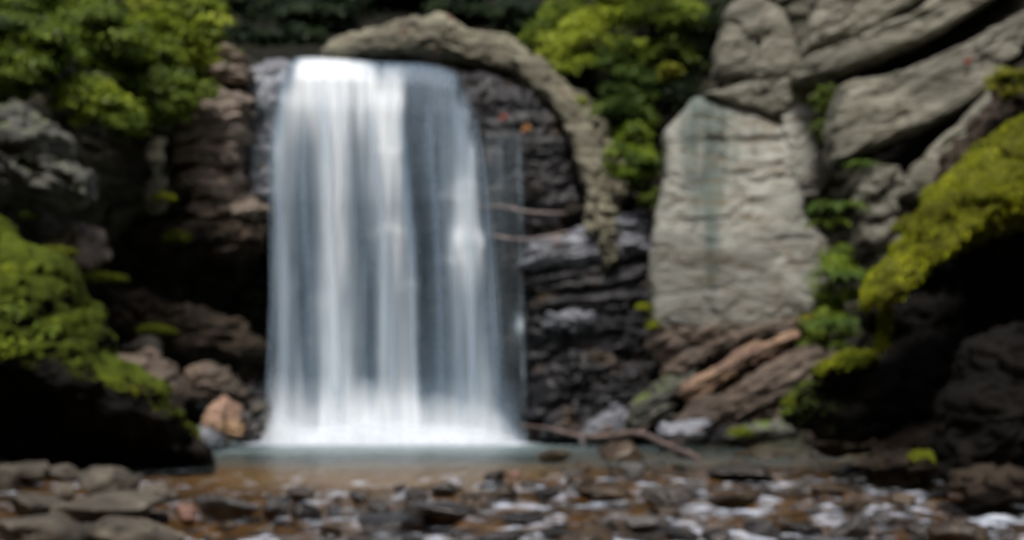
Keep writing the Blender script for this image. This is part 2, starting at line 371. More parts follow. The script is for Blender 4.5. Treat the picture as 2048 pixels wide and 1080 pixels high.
M['st_dark'] = rock_mat('dark_wet_stone', [(.005, .004, .004), (.02, .017, .015), (.085, .072, .063)], 2.2, (.1, .35), local=True, bump=.5, spec=.6)
M['st_brown'] = rock_mat('brown_wet_stone', [(.008, .005, .003), (.045, .029, .016), (.15, .105, .062)], 2.2, (.15, .45), local=True, bump=.5, spec=.6)
M['st_grey'] = rock_mat('grey_wet_stone', [(.010, .009, .008), (.055, .049, .045), (.21, .195, .185)], 2.2, (.2, .5), local=True, bump=.5, spec=.6)
M['st_dry'] = rock_mat('grey_brown_bank_stone', [(.010, .008, .006), (.075, .063, .047), (.22, .19, .15)], 2.6, (.5, .8), local=True, bump=1., moss=((.06, .07, .015), 2.0, 3.))
M['st_red'] = rock_mat('reddish_stone', [(.05, .026, .018), (.14, .075, .052), (.25, .16, .12)], 2.2, (.25, .5), local=True, bump=.5)

# ------------------------------------------------------------------ ground, stream bed, water
def water_z(x, y):
    t = sstep(25, 13, y)
    return -.34*t + .05*t*fbm(np.stack([x/1.1, y/.9, 0*x], -1), 3) - .035*t*stepped(y/1.3 + .8*fbm(np.stack([x/2.5, y/3, 0*x+4], -1), 2) + 30, .3)
def ground():
    x = np.concatenate([np.linspace(-160, -22, 40)[:-1], np.linspace(-22, 22, 260), np.linspace(22, 160, 40)[1:]])
    y = np.concatenate([np.linspace(-160, 4, 50)[:-1], np.linspace(4, 44, 240), np.linspace(44, 60, 6)[1:]])
    X, Yg = np.meshgrid(x, y, indexing='ij')
    p = np.stack([X, Yg, 0*X], -1)
    bed = -.16 - .10*sstep(24, 33, Yg)*sstep(9, 4, np.abs(X+2)) - .10*sstep(24, 13, Yg) - .22*sstep(25, 13, Yg)
    bed += .10*fbm(p/1.1, 4) + .05*fbm(p/.35, 3)
    left = np.interp(Yg, [0, 13, 18, 25, 32, 41], [-5.2, -6.0, -7.6, -9.8, -10.6, -10]); right = np.interp(Yg, [0, 13, 20, 28, 36, 41], [8.5, 8.2, 8.6, 8.2, 6.5, 5.])
    bank = np.maximum(left - X, X - right) + .5*fbm(p/2.2+3, 3)
    bz = np.where(bank > 0, np.minimum(bank*.35, .5 + bank*.12), 0)
    slope = np.maximum(0, np.abs(X)-19)*1.15 + np.maximum(0, -9-Yg)*1.0  # unseen slopes beside and behind the camera, raised to block low sky light
    z = bed + bz + np.minimum(slope, 60)*(1+.1*fbm(p/9, 3))
    V = np.stack([X, Yg, z], -1).reshape(-1, 3)
    m, nt, bs, nd, lk = nodes('stream_bed')
    g = nd.new('ShaderNodeNewGeometry'); vo = nd.new('ShaderNodeTexVoronoi'); vo.inputs['Scale'].default_value = 4.2; lk.new(g.outputs['Position'], vo.inputs['Vector'])
    no = nd.new('ShaderNodeTexNoise'); no.inputs['Scale'].default_value = .9; no.inputs['Detail'].default_value = 7; lk.new(g.outputs['Position'], no.inputs['Vector'])
    cr = nd.new('ShaderNodeValToRGB'); cr.color_ramp.elements.new(.5)
    for e, q, c in zip(cr.color_ramp.elements, (.3, .5, .7), ((.03, .017, .006), (.105, .064, .022), (.21, .14, .065))): e.position = q; e.color = (*c, 1)
    lk.new(no.outputs[0], cr.inputs[0])
    hs = nd.new('ShaderNodeMix'); hs.data_type = 'RGBA'; hs.blend_type = 'MULTIPLY'; hs.inputs[0].default_value = .6; lk.new(cr.outputs[0], hs.inputs[6]); 
    bw = nd.new('ShaderNodeRGBToBW'); lk.new(vo.outputs['Color'], bw.inputs[0]); lk.new(bw.outputs[0], hs.inputs[7])
    # pale patch in the pool tail: reflected light put into the bed colour
    sm = nd.new('ShaderNodeMapping'); lk.new(g.outputs['Position'], sm.inputs[0]); sm.inputs['Location'].default_value = (2.6/5.2, -27.5/6.5, 0); sm.inputs['Scale'].default_value = (1/5.2, 1/6.5, 0)
    sl = nd.new('ShaderNodeVectorMath'); sl.operation = 'LENGTH'; lk.new(sm.outputs[0], sl.inputs[0]); sa = nd.new('ShaderNodeMath'); sa.operation = 'ADD'; lk.new(sl.outputs['Value'], sa.inputs[0]); lk.new(no.outputs[0], sa.inputs[1])
    sr = nd.new('ShaderNodeMapRange'); lk.new(sa.outputs[0], sr.inputs[0]); sr.inputs[1].default_value = 1.55; sr.inputs[2].default_value = 1.15
    tail_sheen = nd.new('ShaderNodeMix'); tail_sheen.data_type = 'RGBA'; lk.new(sr.outputs[0], tail_sheen.inputs[0]); lk.new(hs.outputs[2], tail_sheen.inputs[6]); tail_sheen.inputs[7].default_value = (.21, .185, .145, 1); hs = tail_sheen
    sx = nd.new('ShaderNodeSeparateXYZ'); lk.new(g.outputs['Position'], sx.inputs[0])
    mr = nd.new('ShaderNodeMapRange'); lk.new(sx.outputs[2], mr.inputs[0]); mr.inputs[1].default_value = -.12; mr.inputs[2].default_value = .10
    soil = nd.new('ShaderNodeMix'); soil.data_type = 'RGBA'; lk.new(mr.outputs[0], soil.inputs[0]); lk.new(hs.outputs[2], soil.inputs[6]); soil.inputs[7].default_value = (.018, .020, .009, 1)
    lk.new(soil.outputs[2], bs.inputs['Base Color']); bs.inputs['Roughness'].default_value = .7
    bm = nd.new('ShaderNodeBump'); bm.inputs['Distance'].default_value = .1; lk.new(vo.outputs['Distance'], bm.inputs['Height']); bm.invert = True; lk.new(bm.outputs[0], bs.inputs['Normal'])
    return tag(mobj('ground', V, grid_faces(len(x), len(y)), m, base=(0, 0, 0)), 'amber gravel stream bed rising to dark earth banks', 'ground', kind='structure')
ground()

def stream():
    x = np.linspace(-12, 12, 340); y = np.concatenate([np.linspace(3, 26, 420), np.linspace(26, 41.4, 130)[1:]])
    X, Yg = np.meshgrid(x, y, indexing='ij'); p = np.stack([X, Yg, 0*X], -1)
    t = sstep(25.5, 21, Yg)
    z = water_z(X, Yg)
    churn = sstep(33.5, 39.5, Yg)*sstep(9.5, 5.5, np.abs(X+3.6))
    z += .012*fbm(p/np.array([1.4, .5, 1]), 3) + .05*churn*fbm(p/np.array([.8, .5, 1]), 3)
    # foam and painted sky reflections: streaks on the steeper bits of the rapids, and what the falls push out over the pool
    f = .75*fbm(p/np.array([.7, .75, 1])+5, 4, .65) + .45*fbm(p/np.array([.28, .24, 1])+8, 3)
    right = sstep(-4.5, 1.0, X)
    foam = t*sstep(.06, .5, f + .06*right)*.75
    bar = sstep(20.5, 17.5, Yg)*sstep(3.0, 6.5, X)*sstep(14.8, 16.4, Yg)
    foam = np.maximum(foam, t*bar*sstep(-.1, .3, f)*.9)
    for cx, cy, wx, wy in ((.0, 15.0, 1.3, .5), (1.4, 14.7, 1.0, .5), (2.3, 16.2, .7, .5), (-.2, 18.4, .6, .5), (-1.9, 16.6, .7, .4), (6.0, 15.9, 1.1, .5), (2.9, 18.0, .5, .6), (-2.6, 14.8, .7, .4), (3.3, 14.9, .8, .4)):
        foam = np.maximum(foam, .9*np.exp(-((X-cx)/wx)**2-((Yg-cy)/wy)**2)*sstep(-.2, .35, f))
    edge = (np.exp(-((Yg-39.1)/.75)**2) + .5*sstep(35.5, 38.5, Yg + 1.6*fbm(p/np.array([1.1, .8, 1])+2, 4)))*sstep(-9.0, -8., X)*sstep(1.2, -.2, X)
    foam = np.maximum(foam, np.clip(edge, 0, 1)*.95)
    z += .05*foam*t
    V = np.stack([X, Yg, z], -1).reshape(-1, 3)
    teal = (.3+.7*sstep(3.2, .2, X)*sstep(29.5, 34.5, Yg + 1.2*fbm(p/2.5, 2) - .35*np.maximum(X-1, 0)))*sstep(23.5, 27, Yg)
    m, nt, bs, nd, lk = nodes('stream_water')
    at = nd.new('ShaderNodeAttribute'); at.attribute_name = 'foam'; a2 = nd.new('ShaderNodeAttribute'); a2.attribute_name = 'aerated'
    g = nd.new('ShaderNodeNewGeometry'); mp = nd.new('ShaderNodeMapping'); lk.new(g.outputs['Position'], mp.inputs[0]); mp.inputs['Scale'].default_value = (1, 2.2, 1)
    no = nd.new('ShaderNodeTexNoise'); no.inputs['Scale'].default_value = 2.2; no.inputs['Detail'].default_value = 3; lk.new(mp.outputs[0], no.inputs['Vector'])
    bm = nd.new('ShaderNodeBump'); bm.inputs['Strength'].default_value = .7; bm.inputs['Distance'].default_value = .12; lk.new(no.outputs[0], bm.inputs['Height'])
    tp = nd.new('ShaderNodeBsdfTransparent'); tp.inputs[0].default_value = (.86, .72, .50, 1)
    teald = nd.new('ShaderNodeBsdfDiffuse'); teald.inputs[0].default_value = (.16, .215, .215, 1)
    body = nd.new('ShaderNodeMixShader'); ta = nd.new('ShaderNodeMath'); ta.operation = 'MULTIPLY'; lk.new(a2.outputs['Fac'], ta.inputs[0]); ta.inputs[1].default_value = .92
    lk.new(ta.outputs[0], body.inputs[0]); lk.new(tp.outputs[0], body.inputs[1]); lk.new(teald.outputs[0], body.inputs[2])
    gl = nd.new('ShaderNodeBsdfGlossy'); gl.inputs['Roughness'].default_value = .16; lk.new(bm.outputs[0], gl.inputs['Normal'])
    fr = nd.new('ShaderNodeFresnel'); fr.inputs[0].default_value = 1.33; lk.new(bm.outputs[0], fr.inputs['Normal'])
    fm = nd.new('ShaderNodeMath'); fm.operation = 'MULTIPLY'; lk.new(fr.outputs[0], fm.inputs[0]); fm.inputs[1].default_value = .62
    sf = nd.new('ShaderNodeMixShader'); lk.new(fm.outputs[0], sf.inputs[0]); lk.new(body.outputs[0], sf.inputs[1]); lk.new(gl.outputs[0], sf.inputs[2])
    fo = nd.new('ShaderNodeBsdfDiffuse'); fo.inputs[0].default_value = (.54, .59, .68, 1)
    fin = nd.new('ShaderNodeMixShader'); lk.new(at.outputs['Fac'], fin.inputs[0]); lk.new(sf.outputs[0], fin.inputs[1]); lk.new(fo.outputs[0], fin.inputs[2])
    lk.new(fin.outputs[0], nd['Material Output'].inputs[0])
    o = mobj('stream_water', V, grid_faces(len(x), len(y)), m, attrs={'foam': foam.ravel(), 'aerated': teal.ravel()}, base=(0, 20, 0))
    return tag(o, 'teal plunge pool running out into amber rapids streaked with white', 'water', kind='structure')
stream()

# ------------------------------------------------------------------ the cliff: one sheet whose depth is set at control points
CT = [(-500, 950, 24), (-500, 400, 25), (-500, 100, 27), (-500, -400, 40), (-500, -1200, 55),
      (0, 950, 32), (0, 600, 33), (0, 300, 34.5), (0, 220, 36), (0, 0, 39), (0, -400, 47), (0, -1200, 62),
      (200, 950, 38), (200, 700, 40), (200, 560, 40.5), (200, 430, 38.5), (200, 280, 37.6), (200, 180, 39), (200, 0, 42), (200, -400, 50),
      (400, 950, 40), (400, 700, 43), (400, 520, 43.2), (400, 440, 41), (400, 250, 40.7), (400, 130, 41.4), (400, 80, 43), (400, 0, 45), (400, -300, 52),
      (520, 950, 41.5), (520, 700, 43), (520, 480, 42.6), (520, 340, 41), (520, 200, 40.7), (520, 125, 41.1), (520, 100, 43.5), (520, 0, 47),
      (700, 950, 41.2), (700, 450, 41.2), (700, 200, 40.8), (700, 125, 41.2), (700, 105, 43.5), (700, 0, 47.5), (700, -400, 58), (700, -1200, 80),
      (900, 950, 41.2), (900, 450, 41.2), (900, 200, 40.9), (900, 135, 41.3), (900, 100, 43.6), (900, 0, 46.5),
      (1050, 950, 40.4), (1050, 500, 40.8), (1050, 200, 41.2), (1050, 140, 42), (1050, 60, 44.5), (1050, -300, 53),
      (1180, 950, 40), (1180, 560, 40.5), (1180, 430, 41), (1180, 300, 42), (1180, 150, 44), (1180, 0, 46),
      (1300, 950, 39.4), (1300, 600, 40.2), (1300, 420, 41), (1300, 250, 42.3), (1300, 0, 44.5), (1300, -400, 53),
      (1450, 950, 38.6), (1450, 650, 39.2), (1450, 250, 40.3), (1450, 0, 41.6), (1450, -400, 48), (1450, -1200, 66),
      (1650, 950, 36.5), (1650, 500, 38.3), (1650, 200, 39.3), (1650, -50, 40.2), (1650, -400, 46),
      (1900, 950, 33), (1900, 500, 35.2), (1900, 200, 36.6), (1900, -100, 38), (1900, -400, 43), (1900, -1200, 58),
      (2500, 950, 25), (2500, 400, 27), (2500, 0, 30), (2500, -400, 36), (2500, -1200, 50)]
def cliff():
    C = np.array(CT, float); S = np.array([1/420., 1/300.])
    A = C[:, :2]*S; D = np.linalg.norm(A[:, None]-A[None], axis=2)
    w = np.linalg.solve(np.block([[D, np.ones((len(C), 1))], [np.ones((1, len(C))), np.zeros((1, 1))]]), np.r_[C[:, 2], 0])
    px = np.concatenate([np.linspace(-500, -40, 50)[:-1], np.linspace(-40, 2090, 620), np.linspace(2090, 2500, 40)[1:]])
    py = np.concatenate([np.linspace(-1200, -40, 60)[:-1], np.linspace(-40, 950, 330)])
    U, Vv = np.meshgrid(px, py, indexing='ij')
    Q = np.stack([U*S[0], Vv*S[1]], -1).reshape(-1, 2)
    dep = np.zeros(len(Q))
    for a in range(0, len(Q), 20000):
        dep[a:a+20000] = np.linalg.norm(Q[a:a+20000, None]-A[None], axis=2) @ w[:-1] + w[-1]
    u, v = U.ravel(), Vv.ravel()
    X = np.stack([(u-1024)/FPX*dep, dep, ZC+(HORIZON-v)/FPX*dep], 1)
    tilt = np.interp(u, [0, 500, 1250, 1500, 2048], [.05, .03, -.15, -.5, -.5])
    s = (X[:, 2] + tilt*X[:, 0])/.62 + .9*fbm(X/2.2, 3) + 40
    fallm = sstep(490, 560, u)*sstep(1040, 960, u)*sstep(900, 100, v)
    amp = 1-.55*fallm
    W = X + .25*np.stack([fbm(X/1.1, 3), fbm(X/1.1+20, 3), fbm(X/1.1+50, 3)], 1); W[:, 2] += tilt*W[:, 0]
    d = -.40*(stepped(s, .2)-.5)*amp - .4*fbm(X/2.1+3, 5, .55)*amp - .42*amp*facets(W/np.array([1.5, 1.5, .75])) - .17*amp*facets(W/np.array([.55, .55, .3]), 2)
    top = sstep(140, 60, v)
    d *= 1-.3*top
    X[:, 1] += d
    return tag(mobj('cliff', X, grid_faces(len(px), len(py))[:, ::-1], M['cliff'], base=(0, 41, -.5), attrs={'paler': sstep(1330, 1480, u+60*fbm(X/1.5, 3))*sstep(760, 640, v)*sstep(-300, 0, v)*.8*(1-sstep(1640, 1700, u)*sstep(360, 320, v)) + (.32*sstep(520, 430, v)+.22*sstep(760, 600, v))*sstep(600, 500, u)*sstep(60, 200, v)}), 'dark damp gorge cliff with bedding ledges behind the waterfall', 'cliff', kind='structure')  # paler tone cut behind the upper slabs to paint their crack's shade
cliff()

# ------------------------------------------------------------------ named rocks of the gorge walls
def rock(name, label, cat, mat, pts, Y, thick, group=None, stain=None, **k):
    V, F = outline_rock(pts, Y, thick, **k)
    o = mobj(name, V, F, M[mat], attrs={'stain': stain(V)} if stain else None); tag(o, label, cat, group); return o
T27 = (-.45, 0, .89); A27 = radians(27)
WALL = 'tilted slabs of the right gorge wall'
def seep(V):
    """where water seeps down the pale face and algae grow"""
    wob = .12*fbm(np.stack([V[:, 2]/1.3, 0*V[:, 2], 0*V[:, 2]], 1), 3); r = 0
    for x, w, z0, z1, a in ((5.72, .26, 7.2, 5.2, .8), (6.2, .28, 5.0, 3.0, 1.), (6.62, .17, 7.6, 6.2, .7), (7.05, .2, 8.0, 6.6, .6), (5.4, .2, 8.2, 6.6, .5), (7.6, .10, 8.3, 7.2, .5)):
        r = r + a*np.exp(-((V[:, 0]+wob-x)/w)**2)*sstep(z1, z0+1.2, V[:, 2])
    return np.clip(r*(.8+.6*fbm(V/np.array([.25, 1, 1.6]), 3)), 0, 1)
rock('rock_slab', 'broad pale rock face with green vertical water stains', 'rock face', 'pale',
     [(1396, 186), (1350, 236), (1330, 262), (1326, 360), (1306, 440), (1296, 560), (1304, 660), (1400, 668), (1500, 672), (1612, 634), (1662, 548), (1648, 486), (1604, 426), (1604, 345), (1582, 262), (1500, 214), (1450, 206)],
     37.9, .7, flat=12, lean=.12, n=360, m=90, noise=.045, ns=1.0, strata=((-.1, 0, 1), .8, .07), seed=1, chip=.05, blk=(2.4, 1.), jag=.02, crack=.06, edge=.25, stain=seep)
rock('rock_slab', 'narrow pale slab wedged right of the stained rock face', 'rock slab', 'pale', [(1548, 200), (1614, 192), (1644, 300), (1662, 352), (1630, 400), (1590, 400)], 38.0, .5, flat=8, lean=.1, chip=.07, blk=(2.6, .9), jag=.018, crack=.06, edge=.2, grow=1.03, seed=2, noise=.045)
rock('rock_slab', 'thin grey ledge just above the stained rock face', 'rock slab', 'slab', [(1405, 192), (1480, 172), (1560, 164), (1622, 156), (1612, 196), (1545, 238), (1480, 216)], 38.0, .55, flat=6, chip=.07, blk=(2.6, .9), jag=.018, crack=.06, edge=.2, grow=1.03, seed=3, noise=.045, strata=(T27, .35, .1), ang=A27)
rock('rock_slab', 'blocky pale rock under the dark evergreen, above the ledge', 'rock slab', 'slab', [(1425, 158), (1432, 90), (1446, 20), (1500, -10), (1560, 30), (1590, 100), (1604, 152), (1530, 168)], 38.6, .7, flat=9, chip=.07, blk=(2.6, .9), jag=.018, crack=.06, edge=.2, grow=1.03, seed=4, noise=.045, strata=(T27, .5, .16), ang=A27)
rock('rock_slab', 'top slab of the right wall cut by a slanting crack', 'rock slab', 'slab', [(1606, 108), (1622, 40), (1640, -90), (1930, -90), (1850, -6), (1745, 66), (1680, 86)], 37.2, .8, WALL, flat=10, chip=.07, blk=(2.6, .9), jag=.018, crack=.06, edge=.2, grow=1.03, seed=5, noise=.045, strata=(T27, .7, .08), ang=A27, n=200, m=40)
rock('rock_slab', 'long thin slab over the deepest slanting crack', 'rock slab', 'slab', [(1600, 116), (1690, 92), (1765, 72), (1850, 10), (1940, -80), (2130, -130), (1985, 2), (1860, 80), (1765, 118), (1665, 148), (1602, 152)], 36.5, .8, WALL, flat=8, chip=.07, blk=(2.6, .9), jag=.018, crack=.06, edge=.2, grow=1.03, seed=6, noise=.045, strata=(T27, .5, .08), ang=A27, n=220, side=-.2)
rock('rock_slab', 'huge tilted slab below the deep crack, thick end upward', 'rock slab', 'slab', [(1688, 170), (1790, 152), (1880, 118), (1980, 68), (2080, 10), (2090, 60), (2015, 122), (1972, 182), (1890, 238), (1780, 280), (1662, 330), (1668, 250)], 35.4, .9, WALL, flat=12, chip=.07, blk=(2.6, .9), jag=.018, crack=.06, edge=.2, grow=1.03, seed=7, noise=.045, strata=(T27, .8, .07), ang=A27, n=220, m=44, side=-.15, lean=.1)
rock('rock_slab', 'slender grey slab tucked under the huge tilted slab', 'rock slab', 'slab', [(1796, 392), (1822, 330), (1900, 262), (1985, 180), (2000, 186), (1960, 250), (1905, 320), (1880, 372), (1836, 400)], 33.6, .5, WALL, flat=7, chip=.07, blk=(2.6, .9), jag=.018, crack=.06, edge=.2, grow=1.03, seed=8, noise=.045, strata=(T27, .5, .1), ang=A27)
rock('rock_lump', 'broken pale lump beside the ferns on the right wall', 'rock', 'slab', [(1690, 500), (1712, 380), (1750, 322), (1810, 345), (1850, 402), (1835, 450), (1790, 500)], 34.4, .5, flat=7, seed=9, noise=.18, strata=(T27, .4, .12), ang=A27)
rock('rock_lump', 'dark purplish rock directly behind the yellow moss cap', 'rock', 'darkbrown', [(1840, 420), (1905, 300), (1985, 190), (2090, 90), (2140, 200), (2048, 330), (1930, 440)], 29, 1.0, flat=3, seed=10, noise=.3)
# lower strata
STR = 'slanting brown beds at the foot of the right wall'
rock('rock_bed', 'brown fractured bed directly under the pale stained face', 'rock bed', 'strata', [(1292, 690), (1310, 650), (1420, 650), (1540, 652), (1625, 628), (1640, 650), (1540, 690), (1430, 730), (1330, 760)], 37.4, .8, STR, flat=3, seed=11, noise=.22, strata=(T27, .35, .2), ang=A27, chip=.11, blk=(2.2, .3))
rock('rock_bed', 'ochre tipped slab pointing down toward the pool', 'rock bed', 'ochre', [(1345, 792), (1362, 768), (1440, 718), (1520, 682), (1590, 658), (1604, 668), (1545, 716), (1445, 772), (1378, 806)], 35.6, .55, flat=3, seed=12, noise=.1, strata=(T27, .3, .07), ang=A27, chip=.11, blk=(2.2, .3))
rock('rock_bed', 'dark slanting bed shadowed below the ochre slab', 'rock bed', 'strata', [(1350, 850), (1372, 808), (1450, 775), (1550, 720), (1625, 690), (1680, 720), (1620, 790), (1560, 850), (1440, 870)], 35.4, .5, STR, flat=3, seed=13, noise=.2, strata=(T27, .3, .22), ang=A27, chip=.11, blk=(2.2, .3))
rock('rock_bed', 'grey ramp of rock between the wet black ledges and ochre slab', 'rock bed', 'grey', [(1238, 858), (1268, 802), (1330, 752), (1400, 735), (1352, 790), (1345, 850)], 37.2, .7, flat=3, seed=14, noise=.15, strata=(T27, .35, .12), ang=A27, chip=.11, blk=(2.2, .3))
# wet ledges right of the fall
WET = 'wet ledges beside the waterfall'
for i, (lab, mt, pts, Y, th, blk, chip) in enumerate([
    ('glistening blue grey shelf of wet rock below the curved rim', 'wetblue', [(1030, 540), (1052, 490), (1120, 478), (1200, 440), (1310, 420), (1318, 500), (1250, 530), (1140, 556)], 40.1, 1.1, (1.6, .4), .16),
    ('great black wet bulge hanging under the glistening shelf', 'wet', [(1040, 740), (1046, 560), (1120, 520), (1230, 505), (1310, 500), (1330, 610), (1335, 750), (1250, 790), (1130, 790)], 40.3, 1.3, (1.9, .42), .36),
    ('rounded dark ledge with pale sheen beside the thin trickle', 'wetblue', [(1085, 655), (1098, 626), (1150, 616), (1192, 628), (1200, 658), (1150, 672)], 39.2, .6, (.9, .35), .2),
    ('dark stepped ledge right of the trickle foot', 'wet', [(1056, 830), (1070, 725), (1150, 698), (1240, 716), (1290, 770), (1230, 830), (1120, 840)], 39.5, 1.2, (1.5, .34), .3),
    ('low dark ledge reaching toward the grey ramp', 'wet', [(1170, 830), (1200, 748), (1290, 722), (1345, 756), (1310, 822), (1220, 846)], 38.8, .8, (1.4, .32), .26),
    ('black wet boulder at the foot of the ledges', 'wet', [(1076, 878), (1100, 826), (1150, 806), (1200, 818), (1222, 856), (1190, 884)], 38.4, .9, (.8, .4), .26),
    ('flat topped wet boulder in the shade by the fallen branch', 'wetblue', [(1160, 880), (1172, 838), (1230, 812), (1282, 826), (1290, 862), (1250, 884)], 37.6, .7, (.8, .4), .26)]):
    rock('wet_ledge', lab, 'rock ledge', mt, pts, Y, th, WET, flat=2.6, seed=20+i, noise=.06, ns=1.2, n=200, m=48, blk=(blk[0]*1.6, blk[1]*.8), chip=chip*.7, ang=radians(6), jag=.10, crack=.10, strata=((-.1, 0, 1), .3, .14))
rock('rim_shoulder', 'mossy brown shoulder of rock backing the curved rim', 'rock', 'rim', [(1095, 160), (1160, 175), (1215, 245), (1250, 330), (1270, 420), (1225, 440), (1170, 340), (1125, 230)], 41.5, .7, flat=5, seed=34, noise=.2, chip=.16, blk=(1.2, .6), crack=.08)
rock('wet_wall', 'dark blue wet wall enclosed by the curved rim', 'rock face', 'wet', [(905, 150), (980, 150), (1050, 175), (1110, 230), (1145, 300), (1165, 380), (1190, 440), (1150, 480), (1040, 490), (950, 480), (930, 300)], 41.6, .75, flat=6, seed=33, noise=.14, n=200, m=40, chip=.10, blk=(1.8, .5), crack=.06)
rock('rock_column', 'rusty pale rock rib running down from the curved rim', 'rock', 'rim', [(1170, 440), (1180, 380), (1215, 385), (1238, 440), (1236, 520), (1215, 540), (1200, 500)], 38.95, .32, flat=6, seed=30, noise=.12, strata=((0, 0, 1), .3, .1), crack=.08, jag=.12)
# pale rocks round the lip
rock('lip_boulder', 'pale weathered boulder behind the lip of the waterfall', 'boulder', 'rim', [(642, 108), (668, 84), (730, 62), (800, 44), (850, 30), (880, 24), (945, 62), (1020, 80), (1075, 128), (1060, 166), (985, 140), (900, 126), (800, 120), (700, 118)], 42.2, .8, flat=3, seed=31, noise=.16, n=200, m=36, strata=((0, 0, 1), .5, .08), chip=.09, blk=(1.4, .6))
rim = empty('curved_rim', P(1215, 440, 40)); tag(rim, 'pale curved rim of broken rock arching over the dark wet wall', 'rock rim')
for i, (pts, Y, th) in enumerate([
    ([(930, 92), (1000, 84), (1052, 112), (1062, 150), (1010, 148), (950, 126)], 42.0, .7),
    ([(1030, 128), (1078, 126), (1132, 176), (1142, 212), (1100, 214), (1058, 176)], 41.6, .65),
    ([(1090, 186), (1140, 186), (1178, 236), (1186, 282), (1150, 290), (1122, 244)], 41.2, .6),
    ([(1136, 262), (1182, 258), (1204, 320), (1200, 352), (1164, 350), (1150, 310)], 40.8, .55),
    ([(1158, 330), (1198, 328), (1226, 380), (1228, 412), (1194, 416), (1174, 376)], 40.4, .5),
    ([(1188, 396), (1226, 396), (1246, 440), (1238, 470), (1210, 462)], 40.0, .45)]):
    pts = np.array(pts, float); pts = pts.mean(0) + (pts-pts.mean(0))*1.22
    V, F = outline_rock(pts, Y, th, flat=5, seed=140+i, noise=.07, n=120, m=28, chip=.08, blk=(1.3, .6), ang=-radians(40), jag=.05, crack=.04)
    mobj('rim_block', V, F, M['rim'], rim)
# left: layered outcrop made of separate beds
oc = empty('layered_outcrop', P(440, 445, 39.8)); tag(oc, 'brown layered outcrop overhanging the dark recess left of the fall', 'rock outcrop')
for i, (pts, Y, th) in enumerate([
    ([(428, 102), (452, 98), (500, 118), (498, 128), (440, 126)], 40.6, .5),
    ([(424, 140), (450, 132), (505, 136), (510, 170), (450, 178), (420, 170)], 40.5, .75),
    ([(372, 230), (395, 196), (440, 182), (500, 184), (506, 226), (440, 246)], 40.3, .95),
    ([(352, 290), (362, 250), (400, 236), (470, 240), (500, 236), (496, 290), (420, 300)], 40.2, 1.1),
    ([(350, 330), (356, 298), (410, 292), (488, 296), (484, 334), (410, 344)], 40.2, 1.05),
    ([(362, 380), (372, 346), (430, 340), (476, 350), (500, 372), (470, 400), (400, 400)], 40.4, .9),
    ([(378, 440), (384, 404), (440, 400), (500, 396), (540, 420), (520, 446), (440, 448)], 40.7, .8)]):
    V, F = outline_rock(pts, Y, th, flat=6, seed=40+i, noise=.05, n=130, m=28, strata=((.03, 0, 1), .2, .12), chip=.2, blk=(1.0, .3), jag=.09)
    mobj('rock_bed', V, F, M['brown'], oc)
rock('wet_ledge', 'blue grey wet rock filmed with water at the left of the lip', 'rock ledge', 'wetblue', [(492, 132), (560, 124), (590, 130), (580, 200), (560, 300), (556, 420), (500, 410), (496, 330), (490, 220)], 41.1, .55, flat=7, crack=.12, seed=50, noise=.14, strata=((.02, 0, 1), .5, .14))
rock('rock_outcrop', 'mottled grey green outcrop under the leafy bushes', 'rock outcrop', 'grey', [(-60, 440), (-60, 230), (30, 206), (80, 232), (130, 270), (135, 320), (190, 352), (198, 400), (120, 415), (60, 380)], 34.2, 1.1, flat=3, seed=51, noise=.32, strata=((.1, 0, 1), .5, .2), n=180)
rock('rock_pillar', 'small pale pillar of rock with a yellow moss foot', 'rock', 'rim', [(296, 300), (300, 278), (330, 276), (326, 320), (322, 350), (334, 385), (330, 420), (300, 424), (292, 400), (304, 350)], 38.6, .3, flat=2.5, seed=52, noise=.1)
rock('rock_lump', 'brownish rock lump in the shade above the left mossy boulder', 'rock', 'brown', [(95, 470), (150, 445), (205, 470), (218, 520), (190, 540), (130, 520), (80, 500)], 35.5, .7, flat=2.5, seed=53, noise=.25)
rock('rock_bed', 'dark low bed sloping under the recess toward the fall', 'rock bed', 'darkbrown', [(180, 640), (210, 575), (300, 590), (420, 620), (530, 668), (540, 720), (430, 720), (280, 690)], 40, .9, flat=3, seed=54, noise=.3, strata=((.2, 0, 1), .35, .2))
rock('rock_bed', 'upper dark bed roofing the recess left of the fall', 'rock bed', 'darkbrown', [(220, 480), (260, 445), (380, 440), (480, 452), (540, 450), (542, 500), (480, 520), (360, 500), (270, 510)], 40.6, 1.1, flat=3, seed=55, noise=.25, strata=((.03, 0, 1), .3, .2))
rock('bank_boulder', 'dim mossy boulder at the waterline behind the left mossy boulder', 'boulder', 'strata', [(215, 770), (235, 720), (300, 702), (350, 720), (372, 762), (370, 850), (300, 880), (220, 850)], 34.6, .7, flat=4, seed=56, noise=.12, crack=.08)
rock('bank_boulder', 'rusty brown rock crowning the rubble beside the fall', 'boulder', 'strata', [(362, 800), (370, 745), (420, 730), (478, 745), (500, 790), (460, 815), (400, 810)], 36.5, .7, flat=2.5, seed=57, noise=.25)
rock('bank_boulder', 'smooth peach coloured boulder left of the falling water', 'boulder', 'ochre', [(400, 850), (415, 812), (440, 800), (470, 815), (498, 855), (490, 880), (450, 892), (410, 880)], 35.2, .5, flat=2.2, seed=58, noise=.1)
rock('bank_boulder', 'small blue grey boulder at the pool edge below the peach boulder', 'boulder', 'wetblue', [(372, 900), (376, 865), (398, 850), (430, 860), (446, 890), (430, 905)], 33.4, .4, flat=2.2, seed=59, noise=.1)
rock('bank_boulder', 'dark wet rock in the spray at the left foot of the fall', 'boulder', 'wet', [(470, 870), (478, 800), (500, 770), (540, 778), (548, 830), (530, 880), (500, 890)], 39.4, .6, flat=2.4, seed=60, noise=.22)

